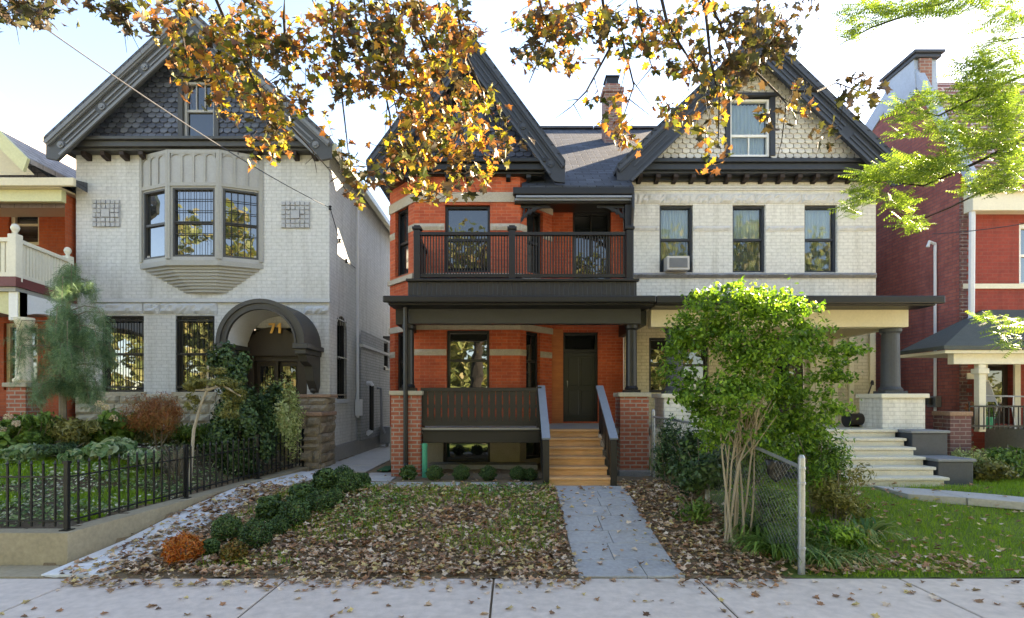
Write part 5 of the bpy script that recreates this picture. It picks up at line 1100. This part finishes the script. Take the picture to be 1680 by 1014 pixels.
for i in range(10):
    px0 = random.uniform(1182, 1228); tx, ty = random.choice(((1130, 560), (1180, 500), (1215, 480), (1250, 490), (1300, 520), (1340, 580), (1160, 640), (1270, 600), (1360, 610)));
    p0 = Vector((X(px0, 6.35), 6.35 + random.uniform(-.12, .12), bz - .04)); p1 = PT(px0 + (tx - px0) * .18 + random.uniform(-6, 6), 760, 6.4 + random.uniform(-.1, .1)); p2 = PT(px0 + (tx - px0) * .5, 675, 6.4 + random.uniform(-.2, .2)); p3 = PT(tx, ty, 6.4 + random.uniform(-.3, .3))
    st.tube([p0, (p0 + p1) / 2 + Vector((random.uniform(-.02, .02), 0, 0)), p1, p2, p3], random.uniform(.011, .02), .004, 6)
    for _ in range(6): s_ = random.uniform(0, .9); q = p1 + (p2 - p1) * s_; st.tube([q, q + Vector((random.uniform(-.25, .25), random.uniform(-.15, .15), random.uniform(.2, .45)))], .009, .003, 4)
st.build('stem', plain('pale_stem_bark', (.30, .245, .17), .9, .35, 12, .5, 40), o)
# chain link fence
fe = thing('chain_link_fence', 'low rusty grey chain link fence with a steel post, running back behind the green shrub', 'fence', (X(1315, 5.5), 5.5, 0))
f0 = (X(1315, 5.5), 5.5); f1 = (2.47, 9.6); FL_, LF = span(f0[0], f0[1], f1[0], f1[1]); FL_.n = (0, 0); hF = 1.02
def fp(a, zz): t = a / LF; x, y = f0[0] + (f1[0] - f0[0]) * t, f0[1] + (f1[1] - f0[1]) * t; return Vector((x, y, g(x, y) + .04 + zz))
for k, a in enumerate((0, LF * .5, LF)):
    b0 = fp(a, 0); pp_ = MB().lathe(b0.x, b0.y, [(.034, b0.z - .06), (.034, b0.z + hF + .1), (.02, b0.z + hF + .13)], 14).build('post', M['galv'], fe, smooth=False)
    bn = MB(); [bn.lathe(b0.x, b0.y, [(.036, b0.z + z_), (.04, b0.z + z_ + .005), (.04, b0.z + z_ + .025), (.036, b0.z + z_ + .03)], 14) for z_ in (.2, .5, .85, 1.0)]; bn.build('tension_band', M['galv'], pp_)
MB().tube([fp(0, hF), fp(LF * .5, hF + .02), fp(LF, hF)], .02).build('rail', M['galv'], fe)
ms = MB(); cs = .075; k = int(LF / cs)
for i in range(-int(hF / cs), k + 1):
    for sg in (1, -1):
        a0, a1 = (i * cs, i * cs + hF) if sg > 0 else (i * cs + hF, i * cs); z0, z1 = 0, hF
        def clip(a): return min(LF, max(0, a))
        t0, t1 = clip(a0), clip(a1)
        if abs(t1 - t0) < .02: continue
        zz0 = (t0 - a0) / (a1 - a0) * hF; zz1 = (t1 - a0) / (a1 - a0) * hF; ms.tube([fp(t0, zz0), fp(t1, zz1)], .0022, n=3, cap=False)
ms.build('wire_mesh', plain('dull_wire', (.16, .16, .155), .6, .2, 3, 0, 60, .5, .5), fe)
cl = MB(); a0 = LF * .1
for i in range(8):
    for j in range(6):
        pass
nu, nv_ = 9, 6; base_k = len(cl.v)
for j in range(nv_ + 1):
    for i in range(nu + 1):
        q = PT(1257 + 38 * i / nu, 752 + (10 + 26 * math.sin(math.pi * min(1, i / nu + .1))) * j / nv_ + 8 * i / nu, 6.0); q.y += .03 * math.sin(i * 1.7 + j) ; cl.v.append(tuple(q))
for j in range(nv_):
    for i in range(nu): q = j * (nu + 1) + i; cl.f.append((q, q + 1, q + nu + 2, q + nu + 1))
o = cl.build('dark_cloth', M['black'], smooth=True); s_ = o.modifiers.new('solid', 'SOLIDIFY'); s_.thickness = .012; tag(o, 'dark cloth draped over the chain link fence left of its steel post', 'cloth')
for (nm, lb, px, Z, rx, ry, hh, n, sz, tp, mt) in (
    ('dark_bush', 'dark green leafy bush right beside the right brick pier of the porch', 1100, 8.6, .40, .4, 1.0, 3200, .07, 'lance', 'l_yew'),
    ('ivy_bush', 'sprawling dark bush behind the chain link fence in the shade of the green shrub', 1150, 7.6, .52, .5, .95, 4200, .07, 'oval', 'l_yew'),
    ('ivy_bush', 'dark bush in front of the chain link fence, right of the pale stems', 1262, 6.5, .3, .3, .62, 2000, .065, 'lance', 'l_green'),
    ('ragged_plant', 'low ragged green plant between the steel fence post and the lawn', 1375, 6.1, .32, .3, .42, 1300, .07, 'lance', 'l_shrub'),
    ('broad_leaf_plant', 'low broad leaved plant left of the pale stems, above the leaf litter', 1135, 6.9, .25, .25, .38, 330, .1, 'lance', 'l_green'),
    ('leafy_bush', 'mid green bush on the far side of the fence post, left of the white steps', 1338, 7.2, .46, .45, 1.25, 4200, .065, 'lance', 'l_shrub'),
    ('golden_bush', 'yellow green bush right of the steel fence post, beside the lawn', 1375, 6.9, .42, .4, .8, 3400, .06, 'lance', 'l_olive'),
    ('leafy_plant', 'leafy green plant in the porch border behind the bright green shrub', 1240, 8.6, .8, .35, 1.0, 3600, .09, 'oval', 'l_green'),
    ('hedge_bush', 'green bush at the right edge below the iron porch railing', 1655, 9.3, .5, .4, .62, 1700, .075, 'oval', 'l_green'),
    ('hedge_bush', 'pale green bush beside the grey step blocks of the white porch', 1600, 9.4, .36, .4, .55, 1200, .075, 'lance', 'l_pale'),
    ('hedge_bush', 'yellowish bush in front of the dark brick porch pier', 1625, 9.0, .3, .35, .36, 700, .065, 'oval', 'l_olive')):
    mound(nm, lb, 'bush', px, Z, rx, ry, hh, n, sz, tp, M[mt], k=18, stems=12)
def tuft(name, label, cat, px, Z, r, n, ln_, mat, group=None):
    x, y, z = at_ground(px, Z); o = thing(name, label, cat, (x, y, z), group)
    a = RNG.uniform(0, 6.28, n); rr = RNG.uniform(0, r, n); P = np.stack([x + rr * np.cos(a), y + rr * np.sin(a), np.full(n, z)], 1)
    # blades arch outwards: template y is outward, z up
    V, Fc = T['arch']; o2 = MB()
    me_pts = []; s_ = RNG.uniform(ln_ * .6, ln_ * 1.15, n); az = a + RNG.normal(size=n) * .6
    for i in range(n):
        k = len(o2.v); ca, sa = math.cos(az[i]), math.sin(az[i]); tw = random.uniform(.7, 1.2)
        for v in V: o2.v.append((P[i, 0] + s_[i] * (v[1] * ca * tw - v[0] * sa), P[i, 1] + s_[i] * (v[1] * sa * tw + v[0] * ca), z + s_[i] * v[2]))
        o2.f += [tuple(q + k for q in f) for f in Fc]
    o2.build('foliage', mat, o, uv=False); return o
for (lb, px, Z, r, n, ln_, mt) in (
    ('clump of arching green daylily leaves at the foot of the steel fence post', 1345, 5.75, .2, 200, .36, 'l_straw'), ('dark green strappy leaf clump left of the fence post under the shrub', 1275, 6.0, .28, 260, .45, 'l_green'),
    ('strappy leaf clump behind the daylilies beside the golden bush', 1360, 6.35, .26, 200, .38, 'l_straw'), ('yellowing daylily clump spilling onto the right lawn', 1402, 5.85, .2, 130, .3, 'l_straw'), ('small straw coloured leaf clump at the edge of the right lawn', 1420, 6.4, .15, 90, .5, 'l_straw'), ('grassy leaf clump beside the pale stems of the green shrub', 1240, 6.5, .16, 150, .45, 'l_green')):
    tuft('daylily_clump', lb, 'plant', px, Z, r, n, ln_, M[mt])

# ------------------------------------------------------------------ right lawn, fallen leaves
def side_path_at(x, y): t = (x - 5.6) / .62; return x > 5.4 and 8.5 - t * .27 - .82 < y < 8.5 - t * .27 + .06
P = scatter(42000, 2.95, 9.0, 5.38, 9.2, lambda x, y: not side_path_at(x, y) and not (5.1 < x < 7.4 and y > 8.5) and (x > 3.15 + .12 * math.sin(y * 5) or random.random() < .3), (-.005, 0))
nr_ = RNG.normal(size=(len(P), 3)); nr_[:, 2] = 0
o = leaf_mesh('grass', P, RNG.uniform(.035, .085, len(P)), 'blade', M['l_grass'], None, nr_, .0, (0, 0, 1)); tag(o, 'bright green front lawn beside the steps of the white house', 'grass', kind='stuff')
def litter_ok(x, y):
    if x < wall_x(min(y, 10.6)) + .15 + .5 * random.random() ** 2 or y > 8.45 and not (1.6 < x < 2.5): return False
    if .66 < x < 1.66: return random.random() < .06
    if x > 1.6 and x < 1.9: return random.random() < .8
    if x > 2.75: return random.random() < .05
    if x < .6: return random.random() < (1.05 - .22 * sm((y - 6.2) / 1.8) - .25 * max(0, math.sin(x * 2.1 + y * 1.3) * math.sin(y * 3.2 - x)))
    return True
P = scatter(10500, -4.7, 3.2, 5.38, 8.9, litter_ok, (.012, .07)); P_ = [P]
P_.append(scatter(150, -5.5, 5.5, 4.35, 5.3, lambda x, y: True, (.008, .012)) * (1, 1, 0) + (0, 0, .012))
P_.append(scatter(420, -4.3, 2.6, 5.05, 5.37, lambda x, y: random.random() < .25 + .75 * (y - 5.05) / .32 * (.5 + .5 * math.sin(x * 2.7)) and abs(x - 1.15) > .4, (.01, .03)) * (1, 1, 0) + (0, 0, .02))
P_.append(scatter(620, 2.8, 8.5, 5.4, 8.6, lambda x, y: random.random() < 1.2 - (x - 2.8) * .17 - (y - 5.4) * .12, (.04, .08)))
P_.append(scatter(330, 2.7, 4.8, 5.4, 5.95, lambda x, y: True, (.02, .07))); P_.append(scatter(90, -3.9, .5, 8.4, 10.2, lambda x, y: True, (.02, .04))); P_.append(scatter(210, -4.4, -3.2, 5.5, 9.5, lambda x, y: wall_x(y) + .08 < x < wall_x(y) + .7, (.03, .05)))
P = np.concatenate(P_); o = leaf_mesh('fallen_leaves', P, RNG.uniform(.028, .08, len(P)), 'fallen', M['l_fallen'], None, np.tile((0, 0, 1.0), (len(P), 1)), .38)
tag(o, 'brown and tan fallen leaves carpeting the front yard and path edges', 'fallen leaves', kind='stuff')
P = scatter(6000, -3.6, .62, 5.6, 8.5, lambda x, y: x > wall_x(y) + .9 and math.sin(x * 2.1 + y * 1.3) * math.sin(y * 3.2 - x) + .8 * sm((y - 5.6) / 2) > .35 * random.random() + .15, (0, .01)); nq = RNG.normal(size=(len(P), 3)); nq[:, 2] = 0; o = leaf_mesh('grass', P, RNG.uniform(.05, .12, len(P)), 'blade', M['l_grass'], None, nq, .0, (0, 0, 1)); tag(o, 'thin grass showing through the fallen leaves of the middle front yard', 'grass', kind='stuff')
P = scatter(1700, -3.0, .62, 6.6, 8.4, lambda x, y: math.sin(x * 3 + y) + math.sin(y * 4 - x * 2) > .35 and random.random() < (y - 6) / 2, (.03, .1)); o = leaf_mesh('weeds', P, RNG.uniform(.03, .075, len(P)), 'lance', M['l_green'], None, np.tile((0, -.3, .8), (len(P), 1)), .7); tag(o, 'low green weeds showing through the fallen leaves in the middle yard', 'weeds', kind='stuff')

# ------------------------------------------------------------------ overhead maple and locust
mt_ = thing('maple_tree', 'autumn maple with orange, yellow and dark leaves hanging across the top of the view', 'tree', (-1.6, -1.6, 0))
tk = MB().tube([(-1.6, -1.6, -.2), (-1.6, -1.6, .4), (-1.55, -1.5, 2.4), (-1.45, -1.3, 4.6)], .34, .22, 14)
hubs = [PT(60, -170, 4.9), PT(420, -190, 5.2), PT(690, -190, 5.2), PT(1090, -190, 5.0), PT(1300, -170, 5.2)]
for hb_ in hubs:
    m0 = Vector((-1.45, -1.3, 4.6)); md = (m0 + hb_) / 2 + Vector((0, 0, .7)); tk.tube([m0, m0 + (md - m0) * .5 + Vector((0, 0, .2)), md, hb_], .13, .035, 8)
tk.build('trunk', M['dark_bark'], mt_)
br_ = MB()
for hi_, pts_ in ((1, [(468, -60), (466, 30), (470, 110), (452, 128)]), (2, [(590, -60), (602, 40), (640, 140), (662, 222)]), (2, [(660, -60), (690, 60), (722, 130), (764, 232)]), (3, [(1036, -60), (1050, 40), (1070, 112)]), (3, [(1072, -60), (1095, 40), (1140, 112), (1156, 150)]),
    (3, [(1140, -50), (1158, 20), (1166, 100), (1180, 160), (1178, 242)]), (3, [(1138, -50), (1182, 40), (1210, 130)]), (4, [(1240, 118), (1275, 152), (1290, 170), (1282, 235)]), (1, [(330, -60), (380, 60), (430, 160), (480, 210), (552, 292)]), (2, [(870, -60), (900, 60), (868, 136)]), (2, [(620, 100), (640, 190), (640, 238), (655, 290)]),
    (0, [(60, -60), (45, 10), (15, 40)]), (0, [(180, -60), (200, 20), (196, 40)]), (3, [(980, -60), (1000, 80), (962, 150), (936, 176)]), (4, [(1250, -60), (1244, 60), (1228, 125)]), (4, [(1300, 150), (1340, 150), (1372, 136), (1432, 158)]), (3, [(1020, 60), (1040, 140), (1015, 215)]), (1, [(540, -60), (548, 60), (560, 150), (575, 280)]), (2, [(740, -60), (760, 80), (805, 180), (825, 235)]), (1, [(280, -60), (300, 60), (312, 130)]), (4, [(1330, -60), (1332, 10)])):
    q = [hubs[hi_]] + [PT(px, py, 5.0 + .15 * math.sin(px * .05 + i)) for i, (px, py) in enumerate(pts_)] if pts_[0][1] < 0 else [PT(px, py, 5.0 + .15 * math.sin(px * .05 + i)) for i, (px, py) in enumerate(pts_)]
    br_.tube(q, .022 if pts_[0][1] < 0 else .011, .004, 6)
    for _ in range(7):
        k = random.randrange(1, len(q)); s_ = q[k - 1] + (q[k] - q[k - 1]) * random.random()
        if s_.z > 5.6: continue
        br_.tube([s_, s_ + Vector((random.uniform(-.2, .2), random.uniform(-.15, .15), random.uniform(-.28, .05)))], .005, .002, 4)
mc = [(40, 10, 75, 20, 60), (20, 32, 25, 12, 12), (200, 18, 42, 26, 26), (285, 20, 60, 40, 44), (330, 70, 52, 55, 52), (310, 125, 16, 20, 11), (400, 60, 75, 62, 100), (440, 110, 72, 62, 96), (395, 150, 40, 38, 30), (373, 190, 14, 16, 6), (440, 212, 30, 26, 20), (452, 240, 24, 16, 10), (420, 250, 16, 10, 4), (520, 40, 45, 42, 40), (540, 95, 28, 34, 22), (478, 172, 28, 26, 16),
    (620, 40, 85, 48, 100), (600, 105, 52, 46, 52), (680, 60, 75, 66, 104), (660, 130, 64, 56, 76), (740, 60, 42, 50, 54), (720, 150, 62, 56, 84), (690, 215, 54, 46, 60), (750, 210, 48, 44, 50), (680, 272, 44, 34, 38), (648, 250, 26, 38, 16), (800, 190, 26, 36, 22), (822, 232, 24, 20, 13), (722, 300, 26, 24, 16), (762, 272, 36, 20, 16), (690, 318, 16, 14, 7), (800, 282, 16, 14, 6), (570, 272, 20, 26, 11), (600, 285, 26, 20, 12), (585, 312, 12, 14, 5), (560, 150, 26, 26, 11), (540, 205, 10, 8, 3),
    (865, 20, 32, 28, 22), (900, 60, 46, 42, 54), (930, 92, 30, 20, 20), (950, 25, 56, 26, 44), (1000, 40, 36, 32, 26), (1030, 60, 26, 36, 16), (1010, 180, 12, 28, 9), (1026, 216, 22, 26, 16), (960, 165, 13, 8, 4), (932, 172, 6, 6, 2), (1090, 40, 50, 42, 40), (1120, 92, 46, 44, 44), (1160, 120, 30, 30, 18), (1100, 165, 26, 20, 11), (1130, 196, 22, 12, 9), (1190, 150, 22, 22, 12), (1150, 28, 36, 26, 26), (1215, 80, 34, 40, 38), (1250, 40, 42, 34, 52), (1272, 70, 18, 26, 18), (1230, 104, 22, 26, 18), (1180, 180, 16, 12, 5), (1175, 240, 18, 22, 10), (1250, 190, 16, 16, 6), (1310, 160, 26, 16, 10), (1250, 256, 10, 8, 2), (1345, 222, 20, 12, 6), (1405, 150, 32, 18, 18), (1332, 8, 16, 8, 5)]
P = []; PD = []; tw_ = br_
for (px, py, rx, ry, n) in mc:
    for _ in range(int(n * .40)):            # a twig with its leaves
        a, r_ = random.uniform(0, 6.28), random.random() ** .5; Z = min(6, max(4.1, random.gauss(5.0, .38)))
        c = PT(px + rx * 1.08 * r_ * math.cos(a), py + ry * 1.08 * r_ * math.sin(a), Z); d = Vector((random.gauss(0, .6), random.gauss(0, .5), random.uniform(-1, .25))).normalized(); ln_ = random.uniform(.14, .34)
        tw_.tube([c - d * ln_ * .5, c + Vector((0, 0, .02)), c + d * ln_ * .5 + Vector((0, 0, -.02))], .0035, .0015, 4, False)
        dk = px < 240 or px > 1335 or (px > 1195 and py < 110 and random.random() < .7) or (560 < px < 700 and py < 130 and random.random() < .45) or random.random() < .2
        for k in range(random.randint(6, 11)):
            q = c + d * ln_ * random.uniform(-.5, .6); (PD if dk else P).append((q.x + random.gauss(0, .035), q.y + random.gauss(0, .035), q.z + random.gauss(-.02, .035)))
for _ in range(1000):
    q = PT(random.uniform(-60, 1330), random.uniform(-190, -18), random.gauss(5.0, .35)); P.append(tuple(q))
for _ in range(260): P.append((random.uniform(-7, 5), random.uniform(-2, 3), random.uniform(6.3, 8.5)))
P = np.array(P); leaf_mesh('crown', P, RNG.uniform(.042, .085, len(P)), 'maple', M['l_maple'], mt_, np.tile((0, -.35, .55), (len(P), 1)), .85, (0, 0, -.55))
P = np.array(PD); leaf_mesh('dark_leaves', P, RNG.uniform(.05, .095, len(P)), 'maple', M['l_maple_dark'], mt_, np.tile((0, -.35, .55), (len(P), 1)), .85, (0, 0, -.55))
br_.build('branches', M['dark_bark'], mt_, uv=False)
lt = thing('locust_tree', 'light green locust tree with feathery leaves reaching in from the right edge', 'tree', (7.4, 5.2, .0))
lk = MB().tube([(7.4, 5.2, -.1), (7.35, 5.3, 2.2), (7.3, 5.4, 4.2), (7.0, 5.4, 7.5)], .2, .06, 12)
def zl(px, py): return 5.5 + .25 * math.sin(px * .02 + py * .013)
LB_ = [([(1990, 300), (1760, 190), (1680, 228), (1600, 268), (1515, 305), (1470, 300)], .03), ([(1980, 200), (1760, 90), (1640, 140), (1540, 190), (1500, 180)], .024), ([(1980, 60), (1720, -40), (1560, 0), (1430, 45), (1375, 75)], .022), ([(1990, 640), (1760, 590), (1640, 545)], .018), ([(1990, 420), (1760, 300), (1640, 300), (1560, 340), (1500, 365)], .018), ([(1760, 90), (1690, 60), (1620, 70)], .012)]
for q, r0 in LB_: lk.tube([PT(a, b, zl(a, b)) for a, b in q], r0, .004, 7)
lk.build('trunk', M['dark_bark'], lt)
lc = [(1420, 20, 50, 22, 22), (1400, 52, 25, 20, 9), (1480, 12, 55, 16, 24), (1560, 10, 50, 16, 22), (1640, 28, 45, 34, 34), (1640, 110, 40, 52, 60), (1600, 125, 36, 34, 30), (1655, 200, 36, 52, 60), (1600, 172, 46, 26, 30), (1530, 160, 28, 14, 12), (1500, 182, 40, 20, 22), (1550, 212, 36, 18, 18), (1590, 232, 36, 26, 30), (1480, 215, 22, 12, 7), (1490, 275, 44, 22, 36), (1440, 288, 40, 18, 26), (1520, 282, 36, 22, 26), (1560, 265, 30, 18, 20), (1420, 320, 30, 18, 18), (1402, 342, 16, 14, 7), (1480, 330, 28, 14, 12), (1500, 365, 28, 14, 12), (1640, 290, 42, 28, 36), (1665, 255, 30, 24, 22), (1600, 312, 28, 13, 9), (1655, 535, 30, 16, 12), (1622, 522, 18, 10, 5), (1655, 562, 24, 10, 5)]
P = []
for (px, py, rx, ry, n) in lc:
    for _ in range(int(n * 3.4)):
        a, r_ = random.uniform(0, 6.28), random.random() ** .55; x_, y_ = px + rx * r_ * math.cos(a), py + ry * r_ * math.sin(a); P.append(tuple(PT(x_, y_, zl(x_, y_) + random.gauss(0, .22))))
for _ in range(420): P.append((random.uniform(5.6, 9), random.uniform(3.8, 6.8), random.uniform(5.6, 8)))
P = np.array(P); leaf_mesh('crown', P, RNG.uniform(.13, .26, len(P)), 'frond', M['l_locust'], lt, np.tile((0, -.1, .9), (len(P), 1)), .6, (-.9, -.1, -.35))
# the far side of the street, mirrored in the panes; leaves lightened as fill
P = np.concatenate([clumps((x, -17 + random.uniform(-1.5, 1.5), z), (4.6, 2.5, 4.2), int(2300 if z < 9 else 1100), 34, .3, .34)[0] for x in range(-32, 36, 7) for z in (3.0, 7.5, 11.5)]); P = P[P[:, 2] > .2]
o = leaf_mesh('tree_row', P, RNG.uniform(.4, .8, len(P)), 'oval', M['l_far'], None, None, 1); tag(o, 'row of leafy trees along the far side of the street', 'trees', kind='stuff')

# ------------------------------------------------------------------ small things
ac = thing('air_conditioner', 'pale window air conditioner in the leftmost upper window of the white house', 'air conditioner', (X(1111, 11.8), 11.8, H(446, 11.8)))
F = front(11.98); a0, a1, z0, z1 = X(1094, 11.8), X(1131, 11.8), H(443, 11.8), H(420, 11.8)
MB().fbox(F, a0, a1, -.1, .2, z0, z1).build('casing', M['plastic'], ac, bevel=.012); MB().fbox(F, a0 + .05, a1 - .05, .2, .212, z0 + .05, z1 - .05).build('grille', M['grille'], ac)
MB().fbox(F, X(1088, 12), a0 - .005, -.09, -.06, z0, z1).build('side_panel', M['navy'], ac)
bm_ = thing('push_broom', 'long handled broom leaning against the cream porch wall behind the white steps', 'broom', (X(1408, 10.6), 10.6, z_d))
MB().tube([PT(1410, 690, 10.6), PT(1431, 628, 11.2)], .014).build('handle', M['door_brown'], bm_); MB().lathe(X(1431, 11.2), 11.2, [(.028, H(632, 11.2)), (.035, H(628, 11.2)), (.02, H(624, 11.2))], 8).build('grip', M['rubber'], bm_); bb_ = PT(1410, 690, 10.6); MB().box(bb_.x - .16, bb_.x + .1, 10.57, 10.65, z_d + .06, z_d + .13).build('head', M['rubber'], bm_); MB().box(bb_.x - .15, bb_.x + .09, 10.575, 10.645, z_d + .003, z_d + .06).build('bristles', M['door_brown'], bm_)
rl_ = thing('cable_reel', 'black and brown round reel lying on the white house porch beside the broom', 'reel', (X(1408, 10.3), 10.3, z_d))
xr_ = X(1408, 10.3); k = MB()
for (xa_, xb_, r_) in ((-.17, -.13, .15), (.13, .17, .15)):
    ci = [(10.4 + r_ * math.cos(q * math.pi / 10), z_d + .152 + r_ * math.sin(q * math.pi / 10)) for q in range(20)]; k.fpoly(Fr(xr_, 0, 0, 1, 1, 0), ci, xa_, xb_)
k.build('flange', M['rubber'], rl_); MB().fpoly(Fr(xr_, 0, 0, 1, 1, 0), [(10.4 + .11 * math.cos(q * math.pi / 10), z_d + .152 + .11 * math.sin(q * math.pi / 10)) for q in range(20)], -.129, .129).build('drum', M['door_brown'], rl_)
gp_ = MB().tube([(X(696, 9.55), 9.6, .3), (X(696, 9.55), 9.6, H(728, 9.6))], .045, n=14).lathe(X(696, 9.55), 9.6, [(.05, H(734, 9.6)), (.05, H(728, 9.6)), (.02, H(727, 9.6))], 14); o = gp_.build('drain_pipe', M['green_pipe']); tag(o, 'upright green plastic pipe beside the left brick pier of the porch', 'pipe')
o = MB().box(X(622, 10.4), X(641, 10.4), 10.2, 10.9, .41, .43).build('door_mat', plain('green_mat', (.03, .12, .05), .95, .3), bevel=.005); tag(o, 'small green mat on the flagstones in the gap between the houses', 'mat')
gm = thing('utility_box', 'grey utility box on the ground against the grey house in the narrow gap', 'utility box', (-3.6, 15.6, .4)); MB().box(-3.72, -3.4, 15.4, 15.8, .5, .95).build('case', M['pipe_grey'], gm, bevel=.02); MB().box(-3.74, -3.38, 15.38, 15.82, .951, .98).build('lid', M['pipe_grey'], gm); MB().tube([(-3.56, 15.55, .38), (-3.56, 15.55, .5)], .03).tube([(-3.56, 15.7, .38), (-3.56, 15.7, .5)], .03).build('leg', M['galv'], gm)
def cable(name, label, pts_, r, mat, extra=None):
    o = MB().tube(pts_, r, n=5).build(name, mat); tag(o, label, 'cable'); return o
def sag(p, q, s_, n=14): return [p + (q - p) * (i / n) + Vector((0, 0, -s_ * 4 * (i / n) * (1 - i / n))) for i in range(n + 1)]
cn = Vector((-3.80, 11.46, H(341, 11.46)))
oc = thing('service_cable', 'black overhead service wire running from the top left corner to the grey house', 'cable', tuple(cn))
MB().tube(sag(PT(-60, -50, 4.6), PT(30, 15, 5.1), .01, 4) + sag(PT(30, 15, 5.1), cn, .12, 20)[1:], .0075, n=5).build('wire', M['cable'], oc)
w2 = [cn, FS.P(12.1, .03, H(395, 12.1)), FS.P(12.6, .03, H(428, 12.6)), FS.P(13.3, .03, H(440, 13.3))]; MB().tube(w2, .009, n=5).build('drop_wire', M['cable'], oc)
for p in (cn, Vector(w2[1]), Vector(w2[2])): MB().lathe(p.x, p.y, [(.015, p.z - .05), (.035, p.z - .03), (.02, p.z), (.035, p.z + .03), (.012, p.z + .05)], 10).build('insulator', M['rubber'], oc)
cable('service_cable', 'thin wire reaching the maroon house from beyond the right edge', sag(PT(1530, 384, 11.5), PT(1760, 352, 9), .05), .008, M['cable'])
def lawn_chair(px, Z, rz, label):
    x = X(px, Z); o = thing('lawn_chair', label, 'chair', (x, Z, 1.2)); c, s_ = math.cos(rz), math.sin(rz)
    def W(a, b, z): return (x + a * c - b * s_, Z + a * s_ + b * c, 1.2 + z)
    for sd_ in (-.25, .25):
        MB().tube([W(sd_, -.25, 0), W(sd_, -.2, .4), W(sd_, .2, .42), W(sd_, .34, .92)], .014, n=6).tube([W(sd_, .3, 0), W(sd_, .2, .42)], .014, n=6).tube([W(sd_, -.22, .4), W(sd_, -.22, .6), W(sd_, .26, .62)], .014, n=6).build('frame', M['metal_white'], o)
    MB().tube([W(-.25, .34, .92), W(.25, .34, .92)], .014, n=6).build('top_bar', M['metal_white'], o)
    MB().hexa([W(-.24, -.2, .40), W(.24, -.2, .40), W(.24, .2, .415), W(-.24, .2, .415), W(-.24, -.2, .415), W(.24, -.2, .415), W(.24, .2, .43), W(-.24, .2, .43)]).build('seat', M['pipe_grey'], o)
    MB().hexa([W(-.24, .21, .5), W(.24, .21, .5), W(.24, .33, .9), W(-.24, .33, .9), W(-.24, .225, .5), W(.24, .225, .5), W(.24, .345, .9), W(-.24, .345, .9)]).build('backrest', M['pipe_grey'], o)
lawn_chair(1648, 10.55, .5, 'white tubular lawn chair on the porch behind the iron railing at right')
def pot(px, Z, r, hh, mat, label, lm):
    x = X(px, Z); o = thing('potted_plant', label, 'potted plant', (x, Z, 1.2)); MB().lathe(x, Z, [(r * .7, 1.201), (r, 1.2 + hh), (r * 1.08, 1.2 + hh), (r * 1.08, 1.2 + hh + .03), (r * .9, 1.2 + hh + .03)], 16).build('pot', mat, o)
    p_, d_ = ell((x, Z, 1.2 + hh + .14), (r * 1.5, r * 1.5, .17), 160, .3); leaf_mesh('foliage', p_, .07, 'lance', lm, o, d_, .8, (0, 0, .6))
pot(1597, 10.4, .13, .2, M['brown_stone'], 'terracotta pot with a plant beside the dark brick porch pier', M['l_rust']); pot(1618, 10.5, .12, .18, M['green_pipe'], 'green pot with a leafy plant in front of the dark porch door', M['l_green'])
